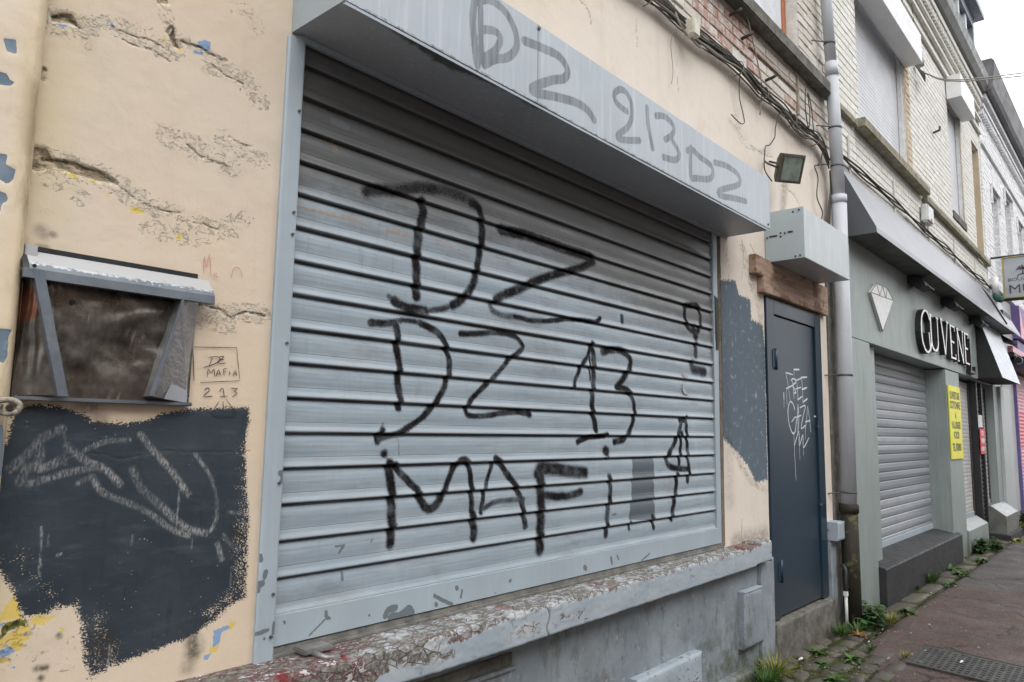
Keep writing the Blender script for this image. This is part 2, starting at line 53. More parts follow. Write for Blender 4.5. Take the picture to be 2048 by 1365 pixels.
CHIPS=[(0.012,1,[(1.648,0.843),(1.659,0.859),(1.69,0.861)]),(0.016,1,[(1.673,0.832),(1.716,0.831),(1.747,0.845),(1.761,0.833)]),(0.007,1,[(1.869,0.874),(1.908,0.853),(1.958,0.83)]),(0.008,1,[(1.877,0.845),(1.88,0.84)]),(0.008,1,[(1.978,0.887),(1.982,0.882)]),(0.005,1,[(2.008,0.873),(2.002,0.848)]),(0.006,1,[(1.409,0.896),(1.413,0.879),(1.424,0.873)]),(0.003,1,[(1.411,0.875),(1.352,0.835)]),(0.004,1,[(1.263,0.892),(1.266,0.888)]),(0.006,1,[(1.223,0.895),(1.223,0.868)]),(0.004,1,[(1.579,0.857),(1.581,0.855)]),(0.004,0.9,[(2.193,0.836),(2.194,0.834)]),(0.005,0.9,[(2.277,0.871),(2.28,0.865)]),(0.006,1,[(1.168,1.094),(1.171,1.08)]),(0.008,1,[(1.187,1.046),(1.185,1.034)]),(0.01,1,[(1.163,0.997),(1.168,1.012),(1.177,1.015)]),(0.006,1,[(1.162,0.875),(1.193,0.879),(1.204,0.881)]),(0.004,1,[(1.194,0.859),(1.195,0.857)]),(0.006,0.8,[(1.484,1.001),(1.484,0.978)]),(0.005,0.8,[(1.485,1.089),(1.467,1.067)]),(0.004,0.8,[(1.452,1.088),(1.482,1.087)]),(0.004,0.8,[(1.6,1.096),(1.594,1.087)]),(0.012,1,[(2.79,0.858),(2.798,0.851)]),(0.008,1,[(3.003,0.875),(3.009,0.849)]),(0.006,1,[(3.056,0.879),(3.068,0.861)]),(0.005,1,[(3.279,0.83),(3.352,0.855)]),(0.006,1,[(2.275,0.869),(2.283,0.87)]),(0.004,0.9,[(2.616,0.805),(2.597,0.807)]),(0.012,0.8,[(1.22,1.329),(1.236,1.318),(1.227,1.307)]),(0.006,0.6,[(1.68,1.434),(1.73,1.441)]),(0.004,0.6,[(1.697,1.434),(1.704,1.371)]),(0.006,0.7,[(3.052,1.069),(3.086,1.07)]),(0.01,0.9,[(2.029,2.49),(2.08,2.498)]),(0.014,0.8,[(1.365,2.489),(1.422,2.487)]),(0.01,0.8,[(1.4,2.495),(1.408,2.482)]),(0.007,0.9,[(2.625,2.393),(2.704,2.393)])]
RUST=[(0.01,0.9,[(1.376,2.413),(1.379,2.389)]),(0.006,0.7,[(1.226,2.161),(1.335,2.165),(1.439,2.17),(1.512,2.166)]),(0.008,0.8,[(1.615,2.166),(1.711,2.168)]),(0.006,0.7,[(1.842,2.167),(1.999,2.167)]),(0.006,0.5,[(1.356,1.363),(1.373,1.361)])]
# ---------------------------------------------------------------- node helpers
class G:
    def __init__(s, name, rough=0.6, metal=0.0, spec=0.5):
        s.m = bpy.data.materials.new(name); s.m.use_nodes = True; s.t = s.m.node_tree
        s.b = s.t.nodes['Principled BSDF']; s.b.inputs['Roughness'].default_value = rough
        s.b.inputs['Metallic'].default_value = metal; s.b.inputs['Specular IOR Level'].default_value = spec
        s._p = None
    def n(s, ty, **k):
        x = s.t.nodes.new(ty)
        for a, v in k.items(): setattr(x, a, v)
        return x
    def l(s, a, i):
        if hasattr(a, 'is_output') or isinstance(a, bpy.types.NodeSocket): s.t.links.new(a, i)
        else:
            if isinstance(a, (tuple, list)) and len(a) == 3 and len(i.default_value) == 4: a = (*a, 1)
            i.default_value = a
    def pos(s):
        if s._p is None: s._p = s.n('ShaderNodeNewGeometry').outputs['Position']
        return s._p
    def obj(s): return s.n('ShaderNodeTexCoord').outputs['Object']
    def vm(s, v, sc):
        x = s.n('ShaderNodeVectorMath', operation='MULTIPLY'); s.l(v, x.inputs[0]); x.inputs[1].default_value = sc; return x.outputs[0]
    def noise(s, sc, det=4, rough=.55, v=None, stretch=None, dist=0):
        v = v or s.pos()
        if stretch: v = s.vm(v, stretch)
        x = s.n('ShaderNodeTexNoise'); s.l(v, x.inputs['Vector']); x.inputs['Scale'].default_value = sc
        x.inputs['Detail'].default_value = det; x.inputs['Roughness'].default_value = rough; x.inputs['Distortion'].default_value = dist
        return x.outputs['Fac']
    def vor(s, sc, v=None, feat='F1', out='Distance', rnd=1.0):
        x = s.n('ShaderNodeTexVoronoi', feature=feat); s.l(v or s.pos(), x.inputs['Vector']); x.inputs['Scale'].default_value = sc
        x.inputs['Randomness'].default_value = rnd
        return x.outputs[out]
    def at(s, name, out='Fac'): return s.n('ShaderNodeAttribute', attribute_name=name).outputs[out]
    def ma(s, op, a, b=0, c=0, clamp=False):
        x = s.n('ShaderNodeMath', operation=op, use_clamp=clamp); s.l(a, x.inputs[0]); s.l(b, x.inputs[1]); s.l(c, x.inputs[2]); return x.outputs[0]
    def mul(s, a, b): return s.ma('MULTIPLY', a, b)
    def add(s, a, b): return s.ma('ADD', a, b)
    def sub(s, a, b): return s.ma('SUBTRACT', a, b)
    def ss(s, v, a, b, c=0., d=1.):
        x = s.n('ShaderNodeMapRange', interpolation_type='SMOOTHSTEP'); s.l(v, x.inputs[0]); s.l(a, x.inputs[1]); s.l(b, x.inputs[2])
        s.l(c, x.inputs[3]); s.l(d, x.inputs[4]); return x.outputs[0]
    def mix(s, f, a, b, bt='MIX'):
        x = s.n('ShaderNodeMix', data_type='RGBA', blend_type=bt); s.l(f, x.inputs[0]); s.l(a, x.inputs[6]); s.l(b, x.inputs[7]); return x.outputs[2]
    def add_v(s, v, n, k):
        x = s.n('ShaderNodeVectorMath', operation='ADD'); y = s.n('ShaderNodeVectorMath', operation='SCALE'); z = s.n('ShaderNodeCombineXYZ')
        s.l(n, z.inputs[0]); s.l(n, z.inputs[1]); s.l(z.outputs[0], y.inputs[0]); y.inputs['Scale'].default_value = k; s.l(v, x.inputs[0]); s.l(y.outputs[0], x.inputs[1]); return x.outputs[0]
    def sep(s, v):
        x = s.n('ShaderNodeSeparateXYZ'); s.l(v, x.inputs[0]); return x.outputs
    def col(s, c): s.l(c, s.b.inputs['Base Color']); return s
    def ro(s, c): s.l(c, s.b.inputs['Roughness']); return s
    def bump(s, h, dist=.002, st=1.0):
        x = s.n('ShaderNodeBump'); x.inputs['Distance'].default_value = dist; x.inputs['Strength'].default_value = st
        s.l(h, x.inputs['Height']); s.l(x.outputs[0], s.b.inputs['Normal']); return s

def simple(name, c, rough=.6, metal=0., var=.12, sc=8, dirt=None, bump=0, stretch=None):
    g = G(name, rough, metal)
    n1 = g.noise(sc, 5, .6, stretch=stretch)
    c2 = tuple(x*(1-var) for x in c); c3 = tuple(min(1, x*(1+var)) for x in c)
    cc = g.mix(g.ss(n1, .3, .7), c2, c3)
    if dirt:
        cc = g.mix(g.mul(g.ss(g.noise(sc*2.7, 6, .7, stretch=stretch), .52, .72), dirt[1]), cc, dirt[0])
    g.col(cc)
    g.ro(g.ss(g.noise(sc*3, 3), .3, .7, max(.05, rough-.1), min(1, rough+.12)))
    if bump: g.bump(g.noise(sc*12, 5), bump)
    return g.m

# ---------------------------------------------------------------- object helpers
def tag(o, label=None, cat=None, group=None, kind=None):
    if label: o['label'] = label
    if cat: o['category'] = cat
    if group: o['group'] = group
    if kind: o['kind'] = kind
    return o
def empty(name, loc, label, cat, group=None):
    o = bpy.data.objects.new(name, None); S.collection.objects.link(o); o.location = loc; o.empty_display_size = .1
    return tag(o, label, cat, group)
def link(name, me, mat, parent=None):
    o = bpy.data.objects.new(name, me); S.collection.objects.link(o)
    if mat is not None and not me.materials: me.materials.append(mat)
    if parent is not None:
        o.parent = parent; p = Vector((0, 0, 0)); q = parent
        while q is not None: p += Vector(q.location); q = q.parent
        o.location = -p
    return o
class MB:
    """collects shapes in world coordinates; build() links ONE mesh object"""
    def __init__(s): s.v = []; s.f = []; s.sm = []
    def quad(s, a, b, c, d): i = len(s.v); s.v += [a, b, c, d]; s.f.append((i, i+1, i+2, i+3)); s.sm.append(False)
    def poly(s, pts): i = len(s.v); s.v += list(pts); s.f.append(tuple(range(i, i+len(pts)))); s.sm.append(False)
    def box(s, x0, x1, y0, y1, z0, z1, ch=0.0):
        # chamfered box
        if ch <= 0:
            i = len(s.v); s.v += [(x, y, z) for x in (x0, x1) for y in (y0, y1) for z in (z0, z1)]
            for f in ((0, 1, 3, 2), (4, 6, 7, 5), (0, 4, 5, 1), (2, 3, 7, 6), (0, 2, 6, 4), (1, 5, 7, 3)): s.f.append(tuple(i+k for k in f)); s.sm.append(False)
            return s
        bm = bmesh.new(); bmesh.ops.create_cube(bm, size=1)
        for v in bm.verts: v.co = Vector(((x0+x1)/2+v.co.x*(x1-x0), (y0+y1)/2+v.co.y*(y1-y0), (z0+z1)/2+v.co.z*(z1-z0)))
        bmesh.ops.bevel(bm, geom=bm.edges[:], offset=ch, segments=2, affect='EDGES'); s.bm(bm); return s
    def bm(s, bm, smooth=False):
        i = len(s.v); bm.verts.index_update(); s.v += [tuple(v.co) for v in bm.verts]
        for f in bm.faces: s.f.append(tuple(i+v.index for v in f.verts)); s.sm.append(smooth)
        bm.free()
    def prism(s, prof, axis, a, b):
        """prof = 2-D polygon; axis 'x': (y,z) run along x from a to b; 'y': (x,z); 'z': (x,y)"""
        n = len(prof); i = len(s.v)
        for t in (a, b):
            for (p, q) in prof: s.v.append((t, p, q) if axis == 'x' else (p, t, q) if axis == 'y' else (p, q, t))
        for k in range(n): s.f.append((i+k, i+(k+1) % n, i+n+(k+1) % n, i+n+k)); s.sm.append(False)
        s.f.append(tuple(i+k for k in range(n))[::-1]); s.f.append(tuple(i+n+k for k in range(n))); s.sm += [False, False]
        return s
    def tube(s, pts, r, seg=8, cap=True):
        pts = [Vector(p) for p in pts]; n = len(pts); i0 = len(s.v)
        rr = r if isinstance(r, (list, tuple)) else [r]*n
        up = Vector((0, 0, 1)); prev = None
        for k, p in enumerate(pts):
            d = (pts[min(k+1, n-1)]-pts[max(k-1, 0)]).normalized()
            if prev is None:
                a = d.cross(up); a = a if a.length > .05 else d.cross(Vector((1, 0, 0)))
            else: a = prev-d*prev.dot(d)
            a.normalize(); prev = a; b = d.cross(a)
            for j in range(seg):
                t = 2*math.pi*j/seg; s.v.append(tuple(p+(a*math.cos(t)+b*math.sin(t))*rr[k]))
        for k in range(n-1):
            for j in range(seg):
                s.f.append((i0+k*seg+j, i0+k*seg+(j+1) % seg, i0+(k+1)*seg+(j+1) % seg, i0+(k+1)*seg+j)); s.sm.append(True)
        if cap:
            s.f.append(tuple(i0+j for j in range(seg))[::-1]); s.f.append(tuple(i0+(n-1)*seg+j for j in range(seg))); s.sm += [False, False]
        return s
    def build(s, name, mat, parent=None, fixn=True):
        me = bpy.data.meshes.new(name); me.from_pydata(s.v, [], s.f)
        me.polygons.foreach_set('use_smooth', s.sm); me.update()
        if fixn:
            b = bmesh.new(); b.from_mesh(me); bmesh.ops.recalc_face_normals(b, faces=b.faces); b.to_mesh(me); b.free()
        return link(name, me, mat, parent)
def split(m, name, mat, parent):
    p = list(range(len(m.v)))
    def fd(a):
        while p[a] != a: p[a] = p[p[a]]; a = p[a]
        return a
    for f in m.f:
        r = fd(f[0])
        for q in f[1:]: p[fd(q)] = r
    gr = {}
    for k, f in enumerate(m.f): gr.setdefault(fd(f[0]), []).append(k)
    for fs in gr.values():
        n = MB(); mp = {}
        for k in fs:
            t = []
            for q in m.f[k]:
                if q not in mp: mp[q] = len(n.v); n.v.append(m.v[q])
                t.append(mp[q])
            n.f.append(tuple(t)); n.sm.append(m.sm[k])
        n.build(name, mat, parent)
def B(name, mat, parent, *boxes, ch=0.0):
    m = MB()
    for b in boxes: m.box(*b, ch=ch)
    return m.build(name, mat, parent)
def smooth_path(pts, n=4):
    out = []
    P = [Vector(p) for p in pts]
    for i in range(len(P)-1):
        p0, p1, p2, p3 = P[max(i-1, 0)], P[i], P[i+1], P[min(i+2, len(P)-1)]
        for k in range(n):
            t = k/n
            out.append(.5*((2*p1)+(-p0+p2)*t+(2*p0-5*p1+4*p2-p3)*t*t+(-p0+3*p1-3*p2+p3)*t**3))
    out.append(P[-1]); return out

# ---------------------------------------------------------------- numpy fields
def vnoise(x, z, f, seed):
    rg = np.random.RandomState(seed); T = rg.rand(256, 256)
    u = x*f+37.3; v = z*f+11.7; i = np.floor(u).astype(int); j = np.floor(v).astype(int)
    a = u-i; b = v-j; a = a*a*(3-2*a); b = b*b*(3-2*b)
    g = lambda p, q: T[p % 256, q % 256]
    return (g(i, j)*(1-a)+g(i+1, j)*a)*(1-b)+(g(i, j+1)*(1-a)+g(i+1, j+1)*a)*b
def fbm(x, z, f, seed, o=4):
    s = 0; a = .5; t = 0
    for k in range(o): s = s+a*vnoise(x, z, f*2**k, seed+k); t += a; a *= .55
    return s/t
def sst(v, a, b):
    t = np.clip((v-a)/(b-a), 0, 1); return t*t*(3-2*t)
def strokes(X, Z, L, soft=.45, jit=0.0, mul=1.0):
    out = np.zeros(X.shape)
    for r, al, pts in L:
        r *= mul
        pl = [np.array(p) for p in (smooth_path([(a, b, 0) for a, b in pts], 4) if len(pts) > 2 else [(a, b, 0) for a, b in pts])]
        for k in range(len(pl)-1):
            ax, az = pl[k][0], pl[k][1]; bx, bz = pl[k+1][0], pl[k+1][1]
            R2 = r*(1+soft)+.01
            m = (X > min(ax, bx)-R2) & (X < max(ax, bx)+R2) & (Z > min(az, bz)-R2) & (Z < max(az, bz)+R2)
            if not m.any(): continue
            x = X[m]; z = Z[m]; dx, dz = bx-ax, bz-az; LL = dx*dx+dz*dz+1e-12
            t = np.clip(((x-ax)*dx+(z-az)*dz)/LL, 0, 1); d = np.hypot(x-ax-t*dx, z-az-t*dz)
            val = al*(1-sst(d, r*(1-soft), r*(1+soft)))
            out[m] = np.maximum(out[m], val)
    return out
def polys(X, Z, L, w=.01):
    """signed field: 0.5 on the outline, 1 well inside, 0 well outside"""
    out = np.zeros(X.shape)
    for pts in L:
        P = np.array(pts); x0, z0 = P.min(0)-w*2; x1, z1 = P.max(0)+w*2
        m = (X > x0) & (X < x1) & (Z > z0) & (Z < z1)
        if not m.any(): continue
        x = X[m]; z = Z[m]; ins = np.zeros(x.shape, bool); d = np.full(x.shape, 9.)
        n = len(P)
        for k in range(n):
            a = P[k]; b = P[(k+1) % n]; dx, dz = b-a
            t = np.clip(((x-a[0])*dx+(z-a[1])*dz)/(dx*dx+dz*dz+1e-12), 0, 1)
            d = np.minimum(d, np.hypot(x-a[0]-t*dx, z-a[1]-t*dz))
            c = ((a[1] > z) != (b[1] > z)); 
            with np.errstate(divide='ignore', invalid='ignore'): xi = a[0]+(z-a[1])*dx/(dz if dz != 0 else 1e-9)
            ins ^= c & (x < xi)
        sd = np.where(ins, d, -d)
        out[m] = np.maximum(out[m], np.clip(.5+sd/(2*w), 0, 1))
    return out
def grid_mesh(patches):
    """patches (x0,x1,z0,z1,step) -> X,Z,faces arrays"""
    Xs, Zs, Fs = [], [], []; off = 0
    for (x0, x1, z0, z1, st) in patches:
        nx = max(2, int(round((x1-x0)/st))+1); nz = max(2, int(round((z1-z0)/st))+1)
        gx, gz = np.meshgrid(np.linspace(x0, x1, nx), np.linspace(z0, z1, nz))
        idx = np.arange(nx*nz).reshape(nz, nx)+off
        f = np.stack([idx[:-1, :-1], idx[:-1, 1:], idx[1:, 1:], idx[1:, :-1]], -1).reshape(-1, 4)
        Xs.append(gx.ravel()); Zs.append(gz.ravel()); Fs.append(f); off += nx*nz
    return np.concatenate(Xs), np.concatenate(Zs), np.concatenate(Fs)
def np_mesh(name, V, F, attrs, mat, parent, smooth=True):
    me = bpy.data.meshes.new(name); n = len(V); m = len(F)
    me.vertices.add(n); me.vertices.foreach_set('co', V.astype(np.float32).ravel())
    me.loops.add(m*4); me.loops.foreach_set('vertex_index', F.astype(np.int32).ravel())
    me.polygons.add(m); me.polygons.foreach_set('loop_start', np.arange(0, m*4, 4, dtype=np.int32))
    me.polygons.foreach_set('use_smooth', np.full(m, smooth)); me.update(calc_edges=True); me.validate()
    for k, a in attrs.items():
        at = me.attributes.new(k, 'FLOAT', 'POINT'); at.data.foreach_set('value', np.asarray(a, dtype=np.float32))
    return link(name, me, mat, parent)

# ================================================================ MATERIALS
def mat_plaster():
    g = G('painted_plaster', .82, spec=.25)
    x, y, z = g.sep(g.pos())
    big = g.noise(1.1, 5, .6); mid = g.noise(9, 6, .65); fine = g.noise(120, 4, .6)
    base = g.mix(g.ss(big, .35, .65), (.61, .495, .365), (.62, .53, .425))
    base = g.mix(g.ss(x, .9, 3.2), base, (.66, .59, .515))
    base = g.mix(g.mul(g.ss(mid, .5, .8), .35), base, (.58, .47, .36))
    base = g.mix(g.mul(g.ss(g.noise(2.3, 7, .75, dist=.5), .50, .66), .32), base, (.52, .45, .36))
    strk = g.noise(7, 5, .65, stretch=(1, 1, .12))
    base = g.mix(g.mul(g.ss(strk, .52, .75), .38), base, (.43, .37, .30))
    # yellowish corner shade beside the pilaster, painted into the base colour
    base = g.mix(g.mul(g.ss(x, .70, .5), g.mul(.55, g.ss(g.noise(5, 4), .3, .7))), base, (.58, .49, .27))
    # roller paint patch, ragged dry-roller edge
    dk = g.at('dark'); n = g.noise(300, 3, .6, stretch=(.7, 1, 1)); n2 = g.noise(40, 5, .7)
    dkm = g.ss(g.add(dk, g.add(g.mul(g.sub(n, .5), 1.5), g.mul(g.sub(n2, .5), .7))), .46, .54)
    dcol = g.mix(g.ss(g.noise(6, 5, .6), .3, .75), (.026, .036, .046), (.040, .051, .062))
    pits = g.ss(g.add(g.vor(60), g.mul(g.sub(g.noise(80, 3), .5), .12)), .10, .06); pm = g.mul(pits, g.ss(g.add(g.noise(5, 4, .7), g.ss(z, 1.25, .95, 0, .10)), .52, .64))
    brs = g.noise(26, 5, .7, stretch=(.25, 1, 1)); brv = g.noise(30, 5, .7, stretch=(1, 1, .15))
    dcol = g.mix(g.mul(g.ss(brs, .5, .7), .55), dcol, (.065, .078, .088)); dcol = g.mix(g.mul(g.ss(brv, .55, .72), .5), dcol, (.014, .02, .026))
    dcol = g.mix(pm, dcol, (.40, .40, .38))
    ch = g.mul(g.mul(g.at('chalk'), g.ss(g.noise(190, 4, .75, stretch=(1, 1, .35)), .36, .66)), g.ss(g.noise(9, 5), .3, .6, .35, 1.2))
    dcol = g.mix(ch, dcol, (.42, .41, .40))
    c = base
    # flaking paint
    peel = g.at('peel'); wv = g.vm(g.pos(), (1, 1, 1.5))
    f1 = g.noise(34, 6, .68, v=wv, dist=.8); th = g.ma('MULTIPLY_ADD', peel, -.27, .74)
    flake = g.ss(f1, th, g.add(th, .012)); fs = g.noise(105, 4, .7, v=wv, dist=.6); flake = g.ma('MAXIMUM', flake, g.mul(g.ss(fs, .60, .62), g.ss(g.add(peel, g.mul(g.sub(f1, .5), 1.2)), .35, .6))); flake = g.mul(flake, g.ss(peel, .08, .3))
    rim = g.mul(g.mul(g.ss(f1, g.sub(th, .028), g.sub(th, .004)), g.ss(peel, .1, .35)), g.sub(1, flake))
    c = g.mix(flake, c, g.mix(g.ss(g.noise(14, 3), .4, .6), (.52, .46, .37), (.58, .52, .42)))
    edge = g.mul(flake, g.ss(f1, g.add(th, .03), th))
    c = g.mix(g.mul(edge, g.ss(g.noise(19, 4), .35, .65, .05, .38)), c, (.17, .135, .10))
    c = g.mix(g.mul(g.ss(peel, .1, .6), g.mul(.35, g.ss(g.noise(17, 5, .7), .5, .7))), c, (.42, .36, .29))
    rag = g.mul(g.sub(g.noise(55, 6, .75), .5), 2.2)
    c = g.mix(g.ss(g.add(g.at('yel'), rag), .45, .55), c, (.62, .47, .13))
    c = g.mix(g.ss(g.add(g.at('blu'), g.mul(rag, .6)), .45, .52), c, (.22, .32, .47))
    c = g.mix(dkm, c, dcol)
    bp = g.ss(g.add(g.at('bluep'), g.mul(rag, .9)), .45, .55)
    bcol = g.mix(g.ss(g.noise(20, 6, .7), .55, .7), (.10, .128, .155), (.30, .33, .34))
    c = g.mix(bp, c, bcol)
    hole = g.ss(g.add(g.at('hole'), g.mul(rag, .45)), .45, .55)
    hcol = g.mix(g.ss(g.noise(45, 5, .7, stretch=(.5, 1, 2)), .4, .62), (.20, .16, .105), (.46, .37, .25))
    c = g.mix(hole, c, hcol)
    mo = g.ss(g.add(g.at('moss'), g.mul(rag, .7)), .45, .55)
    c = g.mix(mo, c, g.mix(g.ss(g.noise(60, 4), .4, .6), (.03, .03, .01), (.20, .20, .035)))
    cr = g.mul(g.at('crack'), g.ss(g.noise(40, 5, .75), .38, .58))
    c = g.mix(g.mul(cr, .85), c, (.06, .045, .03))
    c = g.mix(g.mul(g.at('soot'), g.ss(g.noise(30, 5, .7), .2, .62)), c, (.035, .028, .022))
    # splash dirt specks
    sp = g.mul(g.ss(g.vor(38), .10, .05), g.ss(g.noise(3, 3), .52, .7))
    c = g.mix(g.mul(sp, .5), c, (.12, .10, .08))
    g.col(c)
    h = g.add(g.sub(1, g.mul(flake, 1.4)), g.mul(dkm, g.add(.35, g.mul(brs, .3)))); h = g.add(h, g.mul(rim, .25)); h = g.add(h, g.mul(fine, .10)); h = g.add(h, g.mul(g.noise(22, 6, .6), .55))
    h = g.sub(h, g.mul(cr, 1.2)); h = g.sub(h, g.mul(hole, g.mul(g.noise(50, 5), 1.4)))
    h = g.add(h, g.mul(g.at('yel'), -.2))
    g.bump(h, .0035, .9)
    g.ro(g.mix(dkm, (.85,)*3, (.5,)*3))
    return g.m
def mat_shutter(name='shutter_paint', far=False):
    g = G(name, .42, .0, .5)
    x, y, z = g.sep(g.pos())
    n1 = g.noise(3, 5, .6, stretch=(1, 1, 5)); n2 = g.noise(26, 6, .65, stretch=(.15, 1, 3))
    c = g.mix(g.ss(n1, .3, .7), (.250, .305, .350), (.305, .360, .402))
    c = g.mix(g.mul(g.ss(n2, .45, .72), .6), c, (.20, .225, .245))
    drip = g.noise(60, 5, .65, stretch=(1, 1, .06))
    c = g.mix(g.mul(g.ss(drip, .55, .75), g.mul(.55, g.ss(z, 1.3, 2.4, .3, 1))), c, (.15, .16, .165))
    blot = g.noise(2.2, 7, .75, stretch=(.8, 1, 1.4), dist=.6); c = g.mix(g.mul(g.ss(blot, .52, .68), .38), c, (.15, .15, .145))
    wp = g.noise(3.1, 5, .7, stretch=(1.6, 1, .5)); c = g.mix(g.mul(g.ss(wp, .56, .70), .30), c, (.42, .45, .47))
    sc = g.mul(g.ss(g.noise(120, 3, .6, stretch=(.12, 1, 2)), .66, .72), g.ss(g.noise(5, 4, .6), .45, .62))
    c = g.mix(g.mul(sc, .6), c, (.13, .14, .15))
    gr = g.at('grime_shade'); gn = g.noise(11, 6, .72, stretch=(.5, 1, 1.6))
    c = g.mix(g.ss(g.add(gr, g.mul(g.sub(gn, .5), .9)), .25, 1.0, 0, .82), c, (.075, .068, .058))  # grime plus painted shade below the housing, darker towards the top
    c = g.mix(g.mul(g.at('groove_shade'), g.ss(g.noise(5, 5, .7, stretch=(.5, 1, 2)), .25, .6, .45, .95)), c, (.045, .042, .038))  # shadow in the gaps between slats, painted into the colour
    c = g.mix(g.mul(g.at('rust'), g.ss(g.noise(60, 4), .35, .6)), c, (.30, .17, .08))
    # slat lip highlights painted in as a lighter colour
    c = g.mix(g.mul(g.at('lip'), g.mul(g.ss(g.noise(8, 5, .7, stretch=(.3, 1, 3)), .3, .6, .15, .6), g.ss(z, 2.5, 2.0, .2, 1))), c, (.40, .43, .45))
    sp = g.at('spray'); sn = g.noise(240, 3, .6); sn2 = g.noise(30, 5, .65)
    c = g.mix(g.mul(g.ss(g.add(g.at('patch'), g.mul(g.sub(sn2, .5), .5)), .42, .55), .93), c, (.075, .095, .11))
    spm = g.ss(g.add(sp, g.mul(g.mul(g.sub(sn, .5), .9), g.ss(sp, .02, .3))), .04, .86)
    spm = g.mul(spm, g.ss(g.noise(16, 4, .6), .3, .55, .80, 1))
    spc = g.mix(g.ss(g.noise(60, 4), .35, .65), (.006, .005, .006), (.014, .012, .013))
    c = g.mix(spm, c, spc)
    c = g.mix(g.ss(g.add(g.at('chip'), g.mul(g.sub(g.noise(110, 5, .7), .5), 1.3)), .45, .55), c, (.13, .155, .165))
    g.col(c)
    g.ro(g.mix(spm, g.ss(g.noise(14, 4, stretch=(.3, 1, 2)), .3, .7, .33, .52), (.8,)*3)); g.l(g.ss(spm, 0, 1, .5, .08), g.b.inputs['Specular IOR Level'])
    g.bump(g.add(g.noise(4, 4, stretch=(.6, 1, 2)), g.mul(g.noise(90, 3), .04)), .004, .35)
    return g.m
def mat_greypaint(name, c=(.36, .415, .455), rough=.42, streak=.4, attr=False):
    g = G(name, rough)
    n = g.noise(2.5, 5, .6); cc = g.mix(g.ss(n, .3, .7), tuple(v*.93 for v in c), tuple(v*1.05 for v in c))
    dr = g.noise(42, 5, .62, stretch=(1, 1, .05)); cc = g.mix(g.mul(g.ss(dr, .5, .68), streak), cc, tuple(min(1, v*1.28+.03) for v in c))
    dr2 = g.noise(30, 6, .7, stretch=(1, 1, .04)); cc = g.mix(g.mul(g.ss(dr2, .55, .8), streak*.9), cc, tuple(v*.62 for v in c))
    if attr:
        sp = g.at('spray'); fad = g.ss(dr, .3, .62, 1, .62)
        m = g.mul(g.ss(g.add(sp, g.mul(g.mul(g.sub(g.noise(160, 3), .5), .8), g.ss(sp, .02, .3))), .12, .7), g.mul(fad, .92))
        cc = g.mix(m, cc, (.065, .078, .095))
        ed = g.ss(g.add(g.at('edge'), g.mul(g.sub(g.noise(34, 6, .7), .5), 1.3)), .55, .95)
        cc = g.mix(g.mul(ed, .85), cc, (.035, .04, .028))
        cc = g.mix(g.at('seam'), cc, (.07, .075, .075))
    cc = g.mix(g.ss(g.add(g.at('chip'), g.mul(g.sub(g.noise(110, 5, .7), .5), 1.3)), .45, .55), cc, (.13, .155, .165))
    specks = g.mul(g.ss(g.vor(60), .07, .04), g.ss(g.noise(4, 3), .55, .65)); cc = g.mix(specks, cc, (.12, .14, .15))
    g.col(cc); g.bump(g.noise(3, 4), .006, .25)
    return g.m
def mat_ledge(base=0.):
    g = G('flaking_ledge_paint', .75, spec=.3)
    fl = g.add(g.at('flake'), base); x, y, z = g.sep(g.pos())
    n = g.noise(30, 7, .74, dist=.6, stretch=(.8, 1.4, 1)); n2 = g.noise(19, 5, .7, v=g.vm(g.pos(), (1, 1, 1.2)))
    blue = g.mix(g.ss(g.noise(5, 4), .3, .7), (.285, .335, .375), (.34, .385, .42))
    white = (.44, .45, .45); red = (.155, .022, .026); stone = g.mix(g.ss(g.noise(80, 4), .35, .65), (.10, .092, .08), (.225, .21, .185))
    c = g.mix(g.mul(g.ss(fl, .4, .75), .75), blue, white)
    v = g.add(n, g.mul(g.sub(fl, .5), .26))
    lay1 = g.ss(v, .560, .570); lay2 = g.ss(v, .606, .618)
    c = g.mix(g.mul(lay1, g.ss(g.add(g.noise(3.2, 3), g.ss(x, 2.6, 1.2, 0, .14)), .52, .62)), c, red)
    c = g.mix(g.mul(lay2, g.ss(g.noise(9, 4), .38, .46)), c, stone)
    ck = g.mul(g.ss(g.vor(26, v=g.vm(g.pos(), (.7, 1.3, 1)), feat='DISTANCE_TO_EDGE'), .05, .012), g.ss(fl, .45, .8))
    c = g.mix(g.mul(ck, .8), c, (.09, .075, .065))
    c = g.mix(g.mul(g.ss(g.noise(12, 6, .7), .55, .72), g.mul(.6, g.ss(fl, .3, .7))), c, (.16, .14, .12))
    c = g.mix(g.at('seam'), c, (.13, .11, .09))
    g.col(c)
    g.bump(g.sub(g.sub(g.noise(9, 6), g.mul(lay1, .5)), g.add(g.mul(lay2, .3), g.mul(ck, .4))), .004, .9)
    return g.m
